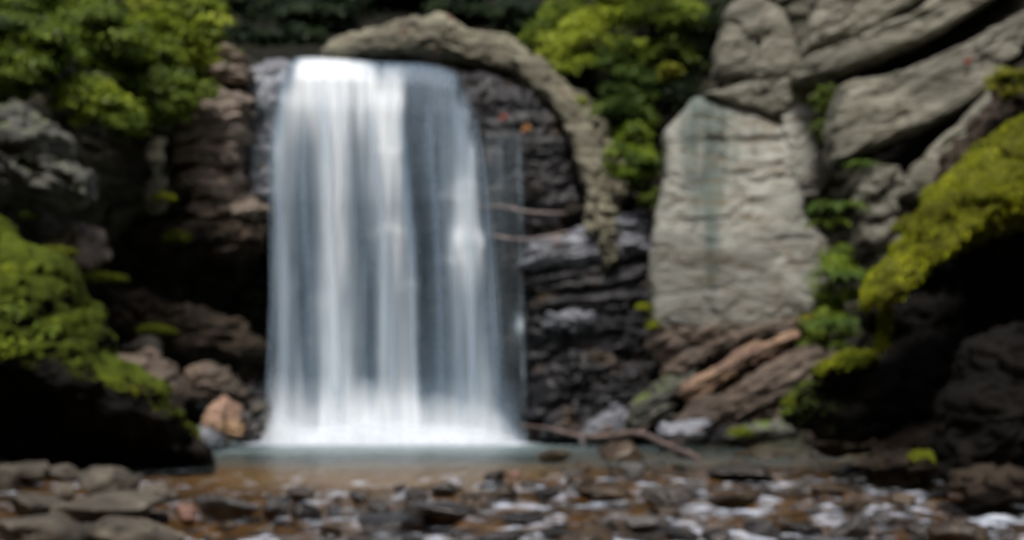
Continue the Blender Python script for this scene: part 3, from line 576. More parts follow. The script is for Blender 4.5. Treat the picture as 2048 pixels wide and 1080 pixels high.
# ------------------------------------------------------------------ leaves and moss
def diamonds(pos, nrm, dirv, L, W, fold=.15):
    """leaves: base, side, tip, side"""
    nrm = nrm/np.linalg.norm(nrm, axis=1)[:, None]
    d = dirv - (dirv*nrm).sum(1)[:, None]*nrm; d /= np.linalg.norm(d, axis=1)[:, None]+1e-9
    s = np.cross(nrm, d); L = np.broadcast_to(L, len(pos))[:, None]; W = np.broadcast_to(W, len(pos))[:, None]
    V = np.stack([pos, pos+d*L*.5+s*W*.5+nrm*L*fold*.3, pos+d*L-nrm*L*fold, pos+d*L*.5-s*W*.5+nrm*L*fold*.3], 1).reshape(-1, 3)
    F = np.arange(len(pos)*4).reshape(-1, 4)
    return V, F
def rnd(n): return RNG.normal(size=(n, 3))
def cloud(center, rad, K, per, L, flat=.45, crad=.36, bias=None):
    """leafy clumps: K flattened clumps spread over an ellipsoid, each with its own leaves"""
    center = np.array(center); rad = np.array(rad); P_, N_, D_, T_ = [], [], [], []
    for k in range(K):
        v = RNG.normal(size=3); v /= np.linalg.norm(v); v *= RNG.uniform(.35, 1)**.6
        if v[1] > .5: v[1] *= -.5
        cc = center + v*rad*.85; cr = crad*rad.mean()*RNG.uniform(.35, 1.1)
        n = int(1.15*per*RNG.uniform(.6, 1.3)); q = rnd(n); q /= np.linalg.norm(q, axis=1)[:, None]; q *= (RNG.uniform(.15, 1, n)**.5)[:, None]
        q[:, 2] = q[:, 2]*flat
        drop = -.28*(q[:, 0]**2+q[:, 1]**2)*cr
        pos = cc + q*cr; pos[:, 2] += drop
        stray = RNG.random(n) < .28; pos[stray] += (q*cr*RNG.uniform(.2, .9, n)[:, None])[stray]
        out = q*np.array([1, 1, .6]); nn = out*.7 + np.array([0, -.25, .9]) + rnd(n)*.35
        dd = out + np.array([0, 0, -.5]) + rnd(n)*.4
        P_.append(pos); N_.append(nn); D_.append(dd); T_.append(np.clip(RNG.normal(.48+RNG.normal(0, .16), .16, n), 0, 1))
    pos = np.concatenate(P_); n = len(pos); l = L*RNG.uniform(.6, 1.5, n)
    V, F = diamonds(pos, np.concatenate(N_), np.concatenate(D_), l, l*.42)
    return V, F, np.repeat(np.concatenate(T_), 4)
def bush(name, label, cat, mat, px, py, Y, rx, ry, K=26, per=170, L=.17, group=None, depth=1., stems=3, **k):
    c = P(px, py, Y); r = np.array([rx/FPX*Y, depth*.7*(rx+ry)/2/FPX*Y, ry/FPX*Y])
    base = c + np.array([0, r[1]*.5, -r[2]*.95])
    e = empty(name, base); tag(e, label, cat, group)
    V, F, t = cloud(c, r, int(K*1.5), per, L, **k)
    mobj('foliage', V, F, M[mat], e, attrs={'tint': t})
    for q in range(stems):
        tip = c + RNG.normal(size=3)*r*.4
        V, F = tube([base, base*.6+tip*.4+RNG.normal(size=3)*.06, tip], [.05, .035, .012], 7, m=8)
        mobj('stem', V, F, M['bark'], e)
    return e
def sprays(name, label, mat, px, py, Y, rx, ry, nb=26, L=.16, group=None, droop=.5):
    """hemlock: flat drooping sprays of short needles on arching branches"""
    c = P(px, py, Y); sx, sz = rx/FPX*Y, ry/FPX*Y
    base = c + np.array([.2*sx, .9, -sz*.9]); e = empty(name, base); tag(e, label, 'tree', group)
    Vt, Ft = tube([base, c+np.array([.1*sx, .8, 0]), c+np.array([0, .8, sz*1.2])], [.12, .10, .06], 9, .02, .3, m=14)
    tk = mobj('trunk', Vt, Ft, M['bark'], e)
    PP, NN, DD, TT, LL = [], [], [], [], []; br = []
    for b in range(nb):
        h = RNG.uniform(-.75, 1.05); a = RNG.uniform(-1.0, 1.0)*1.5 - pi/2
        start = c + np.array([.05*sx, .8, h*sz]); ln = RNG.uniform(.65, 1.1)*(1-.35*max(h, 0))
        dx, dy = cos(a)*sx*ln, sin(a)*max(sx, .8)*ln*.75
        t = np.linspace(0, 1, 22)[:, None]
        path = start + np.array([dx, dy, 0])*t + np.array([0, 0, 1])*(RNG.uniform(-.1, .5)*t - droop*RNG.uniform(.6, 1.7)*t**2)*sz*.9
        br.append(tube(path[::3], np.linspace(.03, .006, len(path[::3])), 5))
        out = np.array([dx, dy, 0])/np.hypot(dx, dy); lat = np.array([-out[1], out[0], 0]); tb = np.clip(RNG.normal(.5, .2), .1, .9)
        for k in range(3, 22):
            wd = .42*sx*ln*(1-abs(k/21*1.5-.6)**1.5*.6)*RNG.uniform(.6, 1.1)
            for sgn in (-1, 1):
                n = 7; q = np.linspace(.05, 1, n)[:, None]
                tw = path[k] + (lat*sgn*wd + out*wd*.55)*q + np.array([0, 0, -1])*(RNG.uniform(.1, .75)*wd)*q**2 + rnd(n)*.07
                PP.append(tw); DD.append(np.repeat((lat*sgn*.6+out*.8)[None], n, 0)+rnd(n)*.45); NN.append(np.array([0, -.35, 1.])+rnd(n)*.5)
                TT.append(np.clip(tb+RNG.normal(0, .13, n)+.22*q[:, 0]-.05, 0, 1))
    pos = np.concatenate(PP); n = len(pos); l = L*RNG.uniform(.7, 1.3, n)
    V, F = diamonds(pos, np.concatenate(NN), np.concatenate(DD), l, l*.42)
    mobj('foliage', V, F, M[mat], e, attrs={'tint': np.repeat(np.concatenate(TT), 4)})
    V, F = join(br); o = mobj('branches', V, F, M['bark'], tk); o['kind'] = 'stuff'
    return e
def fern(label, px, py, Y, size, n=13, mat='leaff', group='ferns growing on the rocks', name='fern', cat='fern'):
    c = P(px, py, Y); e = empty(name, c); tag(e, label, cat, group)
    for k in range(n):
        a = 2*pi*k/n + RNG.uniform(-.25, .25); ln = size*RNG.uniform(.75, 1.1); out = np.array([cos(a), sin(a)*.8-.25, 0])
        t = np.linspace(.06, 1, 17); path = c + out*(t*ln)[:, None] + np.array([0, 0, 1])*((.75*t-.85*t**2.2)*ln)[:, None]
        T = np.gradient(path, axis=0); T /= np.linalg.norm(T, axis=1)[:, None]; lat = np.cross(T, [0, 0, 1]); lat /= np.linalg.norm(lat, axis=1)[:, None]; nn = np.cross(lat, T)
        wd = ln*.22*np.sin(np.clip(t*1.05, 0, 1)*pi*.93+.12)**.8
        pos = np.concatenate([path, path]); dv = np.concatenate([lat+T*.35, -lat+T*.35]); W = np.concatenate([wd, wd])
        V, F = diamonds(pos, np.concatenate([nn, nn])+rnd(len(pos))*.12, dv, W, ln*.075)
        mobj('frond', V, F, M[mat], e, attrs={'tint': np.clip(RNG.normal(.5, .15)+np.zeros(len(V)), 0, 1)})
    return e
def moss_on(V, F, n, length, mask=None, mat='mossy', parent=None, minz=.15, name='moss', hang=.35, width=.35):
    """tufts rooted on the upward faces of a rock"""
    tri = np.concatenate([F[:, :3], F[:, [0, 2, 3]]]) if F.shape[1] == 4 else F
    a, b, c = V[tri[:, 0]], V[tri[:, 1]], V[tri[:, 2]]; nr = np.cross(b-a, c-a); ar = np.linalg.norm(nr, axis=1); nr = nr/(ar[:, None]+1e-12)
    cen = (a+b+c)/3; w = ar*sstep(minz-.2, minz+.25, nr[:, 2])
    if mask is not None: w = w*mask(cen, nr)
    idx = RNG.choice(len(tri), n, p=w/w.sum()); u = RNG.random((n, 2)); fl = u.sum(1) > 1; u[fl] = 1-u[fl]
    pos = a[idx] + (b-a)[idx]*u[:, :1] + (c-a)[idx]*u[:, 1:]
    nn = nr[idx]; d = nn + rnd(n)*.45 + np.array([0, 0, -hang]); side = np.cross(d, rnd(n)); 
    clump = .5+.6*fbm(pos/.28, 3); l = length*RNG.uniform(.5, 1.4, n)*(.55+.9*clump)
    Vv, Ff = diamonds(pos-nn*.01, side+nn*.6, d, l, l*width)
    tint = np.clip(.48 + 1.0*fbm(pos/.8+9, 4) + RNG.normal(0, .16, n), 0, 1)
    o = mobj(name, Vv, Ff, M[mat], parent, attrs={'tint': np.repeat(tint, 4)}); o['kind'] = 'stuff'
    return o

# ------------------------------------------------------------------ the two mossy boulders that frame the view
def left_boulder():
    pts = [(-190, 400), (-80, 412), (0, 452), (62, 492), (132, 562), (172, 622), (215, 700), (262, 748), (322, 782), (352, 832), (386, 884), (398, 912), (384, 936), (300, 950), (100, 950), (-190, 960)]
    Y = 25.
    line = lambda px: np.interp(px, [-200, 0, 120, 215, 270, 330, 400], [735, 738, 730, 772, 796, 822, 890])
    rec = lambda px, py: 1.5*sstep(-10, 110, py-line(px)-25*perlin(np.stack([px/60., py/200., 0*px], -1)))
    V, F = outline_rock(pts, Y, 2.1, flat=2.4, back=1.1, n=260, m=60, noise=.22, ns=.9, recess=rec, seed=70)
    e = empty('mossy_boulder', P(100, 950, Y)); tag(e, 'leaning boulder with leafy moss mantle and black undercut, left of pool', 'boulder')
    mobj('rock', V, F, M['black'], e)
    isup = lambda c, n: 1.*(((HORIZON-(c[:, 2]-ZC)*FPX/c[:, 1]) - line(1024+c[:, 0]*FPX/c[:, 1])) < -5+30*perlin(c/.5))*(n[:, 1] < .6)
    # the moss mantle is a thin shell lifted off the rock
    N = vnormals(V, F); px = 1024+V[:, 0]*FPX/V[:, 1]; py = HORIZON-(V[:, 2]-ZC)*FPX/V[:, 1]
    cov = ((py-line(px)) < -8+45*perlin(V/.6)) & ((N[:, 2] > -.15))
    Vm = V + N*(.05+.05*fbm(V/.25, 3))[:, None]; keep = cov[F].all(1)
    us = np.unique(F[keep]); re = -np.ones(len(V), int); re[us] = np.arange(len(us))
    mo = mobj('moss_mantle', Vm[us], re[F[keep]], M['mossdark'], e)
    moss_on(V, F, 85000, .038, lambda c, n: isup(c, n)*(.15+sstep(-.2, .4, n[:, 2]+.6*fbm(c/.6, 3)+.9*sstep(-.1, .5, n[:, 0]))), 'mossg', e, minz=.0)  # moss thickened on right-facing faces to paint the rim's bright highlight
    # small leafy plants rooted in the moss
    for px_, py_, s in [(20, 620, .28), (80, 660, .3), (15, 690, .3)]:
        hit = np.argmin((px-px_)**2 + (py-py_)**2 + 1e6*(N[:, 1] > 0)); c = V[hit]
        n = 60; q = rnd(n); q[:, 1] = -np.abs(q[:, 1]); q /= np.linalg.norm(q, axis=1)[:, None]
        pos = c + q*s*RNG.uniform(.3, 1, n)[:, None]*np.array([1, .6, .7])
        Vv, Ff = diamonds(pos, q*.4+np.array([0, -.3, 1])+rnd(n)*.3, q+np.array([0, 0, -.4])+rnd(n)*.3, .16*RNG.uniform(.7, 1.3, n), .075)
        mobj('leaf_tuft', Vv, Ff, M['leafb' if RNG.random() < .65 else 'leafm'], mo, attrs={'tint': np.repeat(np.clip(RNG.normal(.55, .2, n), 0, 1), 4)})['kind'] = 'stuff'
left_boulder()

def right_boulder():
    e = empty('mossy_overhang', P(1950, 900, 22)); tag(e, 'overhanging boulder capped with thick yellow moss above a black hollow, right bank', 'boulder')
    cap = [(2230, 90), (2110, 178), (2048, 228), (1960, 300), (1885, 368), (1832, 432), (1765, 515), (1718, 575), (1703, 606), (1722, 632), (1752, 610), (1790, 575), (1850, 530), (1920, 500), (2000, 462), (2080, 450), (2230, 430)]
    Y = 20.5
    V, F = outline_rock(cap, Y, .95, flat=2.2, back=1.6, n=260, m=50, noise=.14, ns=.7, seed=80, lean=.25)
    cp = mobj('moss_cap', V, F, M['mossbase'], e)
    moss_on(V, F, 90000, .04, lambda c, n: (n[:, 1] < .7)*(.12+sstep(-.22, .12, fbm(c/.55+3, 4)+.25*n[:, 2])), 'mossy', cp, minz=.05, hang=.6)
    moss_on(V, F, 5000, .10, lambda c, n: (n[:, 1] < .4)*(n[:, 2] < .35)*1., 'mossy', cp, minz=-.5, hang=2.2, name='hanging_moss', width=.22)
    body = [(1722, 610), (1772, 668), (1782, 705), (1742, 722), (1650, 742), (1598, 790), (1562, 838), (1600, 862), (1720, 872), (1900, 905), (2040, 950), (2230, 1000), (2230, 380), (2048, 420), (1880, 470), (1790, 540)]
    rec = lambda px, py: 1.3*sstep(470, 560, py)*sstep(760, 640, py)*sstep(1730, 1830, px)
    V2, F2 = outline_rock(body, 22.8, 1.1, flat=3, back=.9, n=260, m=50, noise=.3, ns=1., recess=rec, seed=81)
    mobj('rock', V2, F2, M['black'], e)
    # moss on the ledge and edge of the dark body
    def msk(c, n):
        px = 1024+c[:, 0]*FPX/c[:, 1]; py = HORIZON-(c[:, 2]-ZC)*FPX/c[:, 1]
        return (sstep(1700, 1620, px)*(n[:, 1] < .5))*(fbm(c/.6, 2) > -.25)
    moss_on(V2, F2, 2200, .07, msk, 'leafm', e, minz=.2, name='moss', hang=.5)
    # strands hanging off the nose
    n = 900; t = RNG.random(n); pos = np.array([P(1768+4*sin(5*a), 600+90*a, 20.4) for a in t]) + rnd(n)*np.array([.05, .05, .05])
    Vv, Ff = diamonds(pos, rnd(n), np.array([0, 0, -1.])+rnd(n)*.3, .12, .03)
    mobj('hanging_moss', Vv, Ff, M['mossy'], cp, attrs={'tint': np.repeat(RNG.uniform(.2, .6, n), 4)})
right_boulder()
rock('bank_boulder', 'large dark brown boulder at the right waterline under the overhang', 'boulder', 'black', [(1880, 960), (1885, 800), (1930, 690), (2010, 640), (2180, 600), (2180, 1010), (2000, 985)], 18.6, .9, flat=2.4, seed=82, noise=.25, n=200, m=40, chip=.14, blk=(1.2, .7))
rock('mossy_ledge', 'jutting ledge tufted with pale moss below the overhang nose', 'rock ledge', 'black', [(1632, 752), (1645, 722), (1700, 706), (1752, 712), (1748, 742), (1700, 768)], 22.2, .5, flat=2.2, seed=83, noise=.12)
V, F = outline_rock([(1632, 750), (1645, 718), (1700, 702), (1752, 708), (1748, 735), (1700, 758)], 22.1, .5, flat=2.2, seed=83, noise=.12)
e = [o for o in COL.objects if o.name.startswith('mossy_ledge')][0]
moss_on(V, F, 3500, .08, None, 'mossg', e, minz=.2, hang=.6)

# flat slabs along the right waterline
BANK = 'flat slabs along the right waterline'
for i, (lab, mt, pts, Y, th) in enumerate([
    ('flat blue grey wet slab at the end of the fallen branch', 'wetblue', [(1312, 872), (1325, 850), (1380, 840), (1420, 846), (1408, 872), (1350, 882)], 33., .8),
    ('low flat slab with a mossy left end', 'grey', [(1462, 876), (1480, 850), (1540, 838), (1600, 850), (1596, 876), (1520, 884)], 31, .8),
    ('dark flat slab in front of the black hollow', 'darkbrown', [(1600, 885), (1640, 858), (1730, 850), (1800, 872), (1760, 900), (1660, 905)], 26.5, .9),
    ('leaning grey slab propped against the right bank', 'darkbrown', [(1745, 905), (1800, 868), (1860, 835), (1905, 842), (1890, 890), (1820, 925)], 22, .7),
    ('dark slab with a green mossy edge by the rapids', 'darkbrown', [(1700, 930), (1760, 895), (1850, 900), (1890, 935), (1830, 950), (1760, 948)], 21, .7),
    ('black slab lying under the ochre tipped slab', 'wet', [(1420, 882), (1440, 862), (1500, 850), (1520, 872), (1490, 890)], 33, .6),
    ('blackish boulder wedged at the far right waterline', 'darkbrown', [(1880, 985), (1900, 935), (1980, 925), (2080, 945), (2080, 1010), (1960, 1005)], 17.6, .6)]):
    rock('flat_slab', lab, 'rock slab', mt, pts, Y, th, BANK, flat=2.6, seed=90+i, noise=.1, n=110, m=24)

# ------------------------------------------------------------------ the waterfall
ROWS = {
 118: [(585, 0), (600, .6), (640, .8), (690, .8), (730, .5), (760, .2), (800, .25), (850, .3), (900, .2), (915, 0)],
 132: [(575, 0), (592, .7), (610, 1), (690, 1), (705, .9), (735, .85), (760, .45), (780, .6), (800, .5), (850, .55), (905, .5), (925, 0)],
 200: [(552, 0), (562, .55), (580, .8), (640, 1), (690, 1), (708, .72), (725, .97), (790, .97), (806, .8), (815, .38), (850, .36), (872, .55), (900, .5), (935, .62), (948, 0)],
 300: [(542, 0), (552, .7), (575, .6), (610, .42), (640, .62), (665, 1), (690, .8), (710, .45), (735, .6), (760, .88), (800, .85), (812, .4), (830, .28), (860, .5), (880, .5), (930, .68), (950, .7), (960, 0)],
 420: [(540, 0), (550, .5), (575, .58), (600, .32), (640, .5), (660, .92), (680, .97), (700, .55), (722, .36), (745, .48), (762, .72), (800, .62), (815, .5), (832, .2), (850, .2), (870, .45), (900, .6), (935, .92), (957, .75), (968, 0)],
 490: [(540, 0), (550, .5), (577, .6), (600, .3), (640, .48), (660, .88), (682, .95), (702, .52), (725, .33), (748, .45), (770, .75), (800, .7), (830, .5), (846, .12), (870, .3), (905, .75), (935, 1), (966, .85), (978, 0)],
 600: [(540, 0), (552, .5), (580, .66), (603, .22), (630, .45), (660, .82), (680, .92), (700, .55), (745, .3), (766, .66), (800, .6), (830, .66), (846, .14), (870, .35), (910, .6), (942, .72), (970, .58), (988, 0)],
 750: [(541, 0), (560, .5), (600, .5), (615, .28), (640, .5), (670, .92), (690, .87), (715, .5), (745, .28), (766, .62), (830, .72), (846, .3), (880, .4), (920, .6), (960, .7), (985, .6), (1004, 0)],
 850: [(520, 0), (548, .8), (590, .8), (620, .7), (670, 1), (830, 1), (860, .72), (960, .8), (1005, .7), (1035, .2), (1055, 0)],
 892: [(500, 0), (530, .9), (640, 1), (830, 1), (960, .95), (1020, .8), (1060, 0)]}
def density(u, v):
    ks = sorted(ROWS); tab = np.stack([np.interp(u, [a for a, b in ROWS[k]], [b for a, b in ROWS[k]]) for k in ks])
    out = np.zeros_like(u)
    i = np.clip(np.searchsorted(ks, v)-1, 0, len(ks)-2); kk = np.array(ks, float); f = np.clip((v-kk[i])/(kk[i+1]-kk[i]), 0, 1)
    idx = np.arange(len(u)); val = tab[i, idx]*(1-f) + tab[i+1, idx]*f; return val*(1-.24*sstep(800, 830, u)*sstep(860, 780, v)*sstep(.95, .5, val))
def fall_y(v): return np.interp(v, [116, 122, 135, 160, 220, 400, 700, 895], [42.2, 41.0, 40.35, 40.05, 39.85, 39.6, 39.45, 39.3])
wf = empty('waterfall', P(780, 885, 39.4)); tag(wf, 'tall silky white waterfall dropping over the rounded cliff lip into the pool', 'waterfall')
def curtain(name, u0, u1, nu, nv, off, fn, mat, v0=116, v1=893):
    u = np.linspace(u0, u1, nu); v = np.concatenate([np.linspace(v0, v0+40, 24)[:-1], np.linspace(v0+40, v1, nv-23)])
    U, W = np.meshgrid(u, v, indexing='ij'); U, W = U.ravel(), W.ravel()
    Y = fall_y(W); q = np.stack([U/26., W/700., 0*U], -1)
    dens = fn(U, W)
    Y = Y - .30*(dens-.5) - .16*fbm(q, 3) - .05*fbm(np.stack([U/9., W/260., 0*U], -1), 2) + off
    ledge = sum(a*np.exp(-((W-b-14*perlin(np.stack([U/40., 0*U+b, 0*U], -1)))/hh)**2 - ((U-cu)/wu)**2) for a, b, hh, cu, wu in ((.05, 300, 8, 780, 40), (.16, 478, 16, 940, 34), (.06, 462, 10, 790, 50), (.05, 575, 9, 825, 24), (.05, 395, 8, 890, 50), (.04, 520, 9, 900, 60), (.05, 370, 10, 930, 30)))
    Y -= .2*ledge
    top = np.interp(U, [480, 540, 585, 610, 690, 760, 830, 880, 915, 935, 960, 1000, 1060], [128, 122, 118, 116, 118, 123, 124, 130, 142, 160, 180, 190, 200]) - 118
    W = W + top*sstep(330, 118, W)
    X = np.stack([(U-1024)/FPX*Y, Y, ZC+(HORIZON-W)/FPX*Y], 1)
    X[:, 2] = np.where(W > 889, np.maximum(X[:, 2], -.08), X[:, 2])
    dens = np.clip(dens*(1 + 3.5*ledge), 0, 1)
    return mobj(name, X, grid_faces(nu, len(v))[:, ::-1], M[mat], wf, attrs={'water_thickness': np.clip(dens, 0, 1)})
def main_d(u, v):
    d = density(u + 5*fbm(np.stack([u/160., v/75., 0*u+1], -1), 3), v); return d*(1+.16*fbm(np.stack([u/8., v/420., 0*u+3], -1), 3))
curtain('water_curtain', 496, 1064, 330, 170, 0, main_d, 'fall')
# single strands standing in front of the curtain
for k, (path, w, a) in enumerate([
    ([(640, 150), (655, 300), (668, 600), (674, 860)], 17, .55), ([(730, 160), (752, 320), (775, 560), (790, 850)], 16, .4), ([(570, 180), (556, 330), (572, 600), (574, 840)], 13, .35),
    ([(905, 170), (930, 330), (942, 520), (950, 850)], 18, .4), ([(790, 150), (806, 300), (824, 560), (832, 850)], 11, .35), ([(690, 150), (688, 330), (692, 600), (700, 850)], 9, .3), ([(552, 210), (540, 340), (543, 600), (534, 850)], 5, .4), ([(948, 200), (968, 360), (986, 620), (1002, 860)], 6, .45), ([(958, 260), (980, 420), (998, 640), (1016, 860)], 4, .4), ([(850, 160), (866, 340), (880, 600), (886, 850)], 7, .3), ([(612, 170), (606, 340), (618, 600), (622, 850)], 7, .3), ([(900, 420), (912, 520), (920, 680), (924, 860)], 9, .35)]):
    path = np.array(path, float); v = np.linspace(path[0, 1], path[-1, 1], 70); cx = np.interp(v, path[:, 1], path[:, 0]); s = np.linspace(-1, 1, 13)
    U = (cx[None] + s[:, None]*w*(1+.25*np.sin(v/90.+k)[None])); W = np.broadcast_to(v[None], U.shape)
    Y = fall_y(W) - .45 - .18*(1-s[:, None]**2) - .05*fbm(np.stack([U/10., W/300., 0*U+k], -1), 2)
    X = np.stack([(U-1024)/FPX*Y, Y, ZC+(HORIZON-W)/FPX*Y], -1).reshape(-1, 3)
    d = a*(1-s[:, None]**2)**1.3*sstep(0, .15, (v-v[0])/(v[-1]-v[0]))[None]*sstep(1, .85, (v-v[0])/(v[-1]-v[0]))[None]
    mobj('water_strand', X, grid_faces(13, 70)[:, ::-1], M['fall'], wf, attrs={'water_thickness': d.ravel()})
# thin films at either side
def left_film(u, v): return np.clip(.20*sstep(480, 520, u)*sstep(606, 575, u)*sstep(440, 250, v)*(.35+1.3*fbm(np.stack([u/14., v/90., 0*u], -1), 3)), 0, 1)
def right_film(u, v):
    base = sstep(950, 985, u)*sstep(1062, 1000, u)*sstep(190, 320, v)*sstep(895, 820, v)
    tr = np.exp(-((u-np.interp(v, [170, 260, 420, 640, 830], [1012, 1036, 1042, 1044, 1050]))/4.)**2)*sstep(180, 330, v)*(.6+.9*fbm(np.stack([0*u, v/60., 0*u], -1), 2))
    bead = np.exp(-((u-1041)/12.)**2-((v-655)/25.)**2)
    return np.clip(base*(.16+.16*fbm(np.stack([u/10., v/200., 0*u+7], -1), 3)) + .55*tr + .6*bead, 0, 1)
curtain('water_film', 480, 606, 60, 60, .12, left_film, 'veil', 118, 440)
curtain('water_film', 950, 1062, 90, 120, .1, right_film, 'veil', 165, 893)
# foam heaped where the water lands
def foam_heap(tall=1., dense=1., name='foam', fwd=0.):
    u = np.linspace(486, 1075, 260); r = np.linspace(0, 1, 26); U, R = np.meshgrid(u, r, indexing='ij')
    h = (.4+.45*np.exp(-((U-740)/130.)**2)+.8*np.exp(-((U-562)/30.)**2)+.25*np.exp(-((U-920)/60.)**2))*(1+.3*fbm(np.stack([U/45., 0*U, 0*U], -1), 2))*sstep(486, 540, U)*sstep(1075, 1000, U)*tall
    Yq = 39.15 - fwd - 1.0*np.cos(R*pi/2)*sstep(486, 560, U)*sstep(1075, 960, U); Z = h*np.sin(R*pi/2)
    X = np.stack([(U-1024)/FPX*39.0, Yq, Z-.03], -1); X[..., 1] -= .10*fbm(X/1.1, 2)
    d = dense*(1-R)**1.2*.9*(.85+.3*fbm(np.stack([U/30., R*2, 0*U], -1), 2))*sstep(486, 530, U)*sstep(1075, 1010, U)
    mobj(name, X.reshape(-1, 3), grid_faces(260, 26)[:, ::-1], M['foamw'], wf, attrs={'water_thickness': np.clip(d, 0, 1).ravel()})
foam_heap()
foam_heap(2.3, .42, 'spray', .25)

# ------------------------------------------------------------------ plants of the rims
LB = 'bushes on the left rim'
bush('bush', 'deep green rounded bush at the far end of the left rim', 'bush', 'leafm', 30, 95, 35, 130, 110, 34, 190, .17, LB)
bush('bush', 'mid green bush between the deep green and yellow green bushes', 'bush', 'leafm', 190, 60, 37, 110, 80, 30, 190, .16, LB)
bush('bush', 'tall yellow green bush beside the dark hollow above the lip', 'bush', 'leafb', 365, 60, 40.5, 105, 95, 40, 190, .17, LB, stems=4)
bush('bush', 'bright bush hanging over the mottled grey outcrop', 'bush', 'leafb', 185, 195, 35.6, 95, 48, 26, 190, .15, LB)
bush('bush', 'shaded green bush spilling toward the layered outcrop', 'bush', 'leafm', 325, 185, 38.4, 110, 60, 30, 180, .15, LB)
bush('bush', 'light green bush crowning the middle of the left rim', 'bush', 'leafb', 280, 110, 38.6, 90, 55, 24, 180, .15, LB)
bush('bush', 'leafy yellow bush arching toward the layered outcrop', 'bush', 'leafb', 420, 120, 40.6, 50, 50, 16, 170, .14, LB)
bush('bush', 'low green bush over the brow of the dark recess', 'bush', 'leafm', 250, 250, 37.2, 60, 30, 12, 150, .14, LB)
bush('bush', 'small sprawling bush at the top corner above the deep green one', 'bush', 'leafm', 60, -20, 37.5, 120, 60, 26, 180, .17, LB)
LS = 'young hemlocks on the left rim'
sprays('hemlock_tree', 'bright young hemlock standing among the left rim bushes', 'leafb', 310, 30, 39.8, 110, 90, 26, .15, LS)
sprays('hemlock_tree', 'hemlock whose sprays hang over the layered outcrop', 'leafb', 372, 100, 40.6, 70, 60, 18, .13, LS)
sprays('hemlock_tree', 'darker hemlock between the left rim bushes', 'leafg', 120, 60, 36.8, 120, 90, 26, .14, LS)
sprays('hemlock_tree', 'small hemlock trailing down beside the hanging bush', 'leafm', 270, 210, 37.6, 70, 45, 16, .12, LS)
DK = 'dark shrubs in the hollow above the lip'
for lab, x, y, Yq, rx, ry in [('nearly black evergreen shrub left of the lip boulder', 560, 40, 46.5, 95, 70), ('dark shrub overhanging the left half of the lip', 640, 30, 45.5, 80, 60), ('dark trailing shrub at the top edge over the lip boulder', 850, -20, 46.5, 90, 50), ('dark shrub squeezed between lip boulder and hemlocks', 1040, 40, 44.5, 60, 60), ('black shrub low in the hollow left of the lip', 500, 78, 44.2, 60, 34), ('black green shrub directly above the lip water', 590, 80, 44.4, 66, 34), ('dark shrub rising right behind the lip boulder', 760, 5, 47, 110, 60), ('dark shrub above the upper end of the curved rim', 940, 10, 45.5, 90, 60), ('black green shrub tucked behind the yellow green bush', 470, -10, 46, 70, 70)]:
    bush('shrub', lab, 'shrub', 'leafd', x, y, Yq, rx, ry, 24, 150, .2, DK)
RB = 'hemlocks over the curved rim'
sprays('hemlock_tree', 'bright hemlock sprays drooping over the curved rim', 'leafb', 1200, 50, 41.4, 115, 85, 30, .15, RB)
sprays('hemlock_tree', 'lower green hemlock sprays above the leafy shrub', 'leaff', 1235, 150, 40.8, 85, 75, 22, .14, RB)
sprays('hemlock_tree', 'broad hemlock whose sprays spread above the bright ones', 'leafm', 1290, 20, 41.8, 140, 100, 34, .16, RB)
sprays('hemlock_tree', 'young hemlock leaning out just right of the lip boulder', 'leafm', 1120, 40, 42.6, 80, 60, 20, .14, RB)
sprays('hemlock_tree', 'shaded hemlock low between curved rim and glossy shrub', 'leafm', 1250, 225, 40.9, 60, 55, 16, .13, RB)
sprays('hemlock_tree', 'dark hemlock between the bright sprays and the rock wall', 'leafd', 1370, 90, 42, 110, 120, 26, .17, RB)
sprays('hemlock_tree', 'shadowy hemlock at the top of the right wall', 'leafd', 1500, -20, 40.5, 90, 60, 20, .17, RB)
bush('shrub', 'yellowish shrub in the dark gap left of the ledge', 'shrub', 'leafy', 1345, 140, 40.6, 38, 22, 9, 120, .12)
bush('shrub', 'glossy green shrub leaning on the left edge of the stained face', 'shrub', 'leafg', 1262, 315, 39.2, 62, 80, 26, 170, .14)
bush('shrub', 'small olive shrub at the foot of the glossy green one', 'shrub', 'leafm', 1300, 390, 38.9, 28, 30, 9, 120, .11)
bush('shrub', 'mossy tuft sitting on the bend of the curved rim', 'moss', 'leafb', 1150, 205, 40.9, 26, 18, 7, 110, .1)
bush('shrub', 'olive shrub filling the crack left of the huge slab', 'shrub', 'leafm', 1645, 225, 36.8, 24, 70, 14, 110, .11)
bush('shrub', 'bright moss tuft on the dark purplish rock', 'moss', 'leafy', 2015, 165, 27.5, 50, 36, 14, 130, .09)
fern('arching fern rooted between pale lump and stained face', 1672, 425, 34.2, 1.15, 16)
fern('dark fern just below the arching fern', 1650, 455, 34.4, .9, 13, 'leafm')
fern('tall fern clump draping the bank left of the moss cap', 1690, 560, 31.8, 1.2, 16)
fern('fern sprouting lower on the bank above the pale moss ledge', 1672, 655, 30.5, 1.0, 15)
bush('shrub', 'trailing green plants draping the bank left of the moss cap', 'plant', 'leafg', 1668, 560, 32.6, 52, 90, 20, 130, .11, stems=2)
bush('shrub', 'low green plants above the brown slanting beds', 'plant', 'leafm', 1655, 655, 31.8, 60, 50, 16, 130, .11, stems=2)
fern('small fern under the huge tilted slab', 1725, 335, 34.4, .7, 11)
fern('yellow green fern clump at the top of the brown beds', 1630, 640, 33, .7, 12, 'leafy')
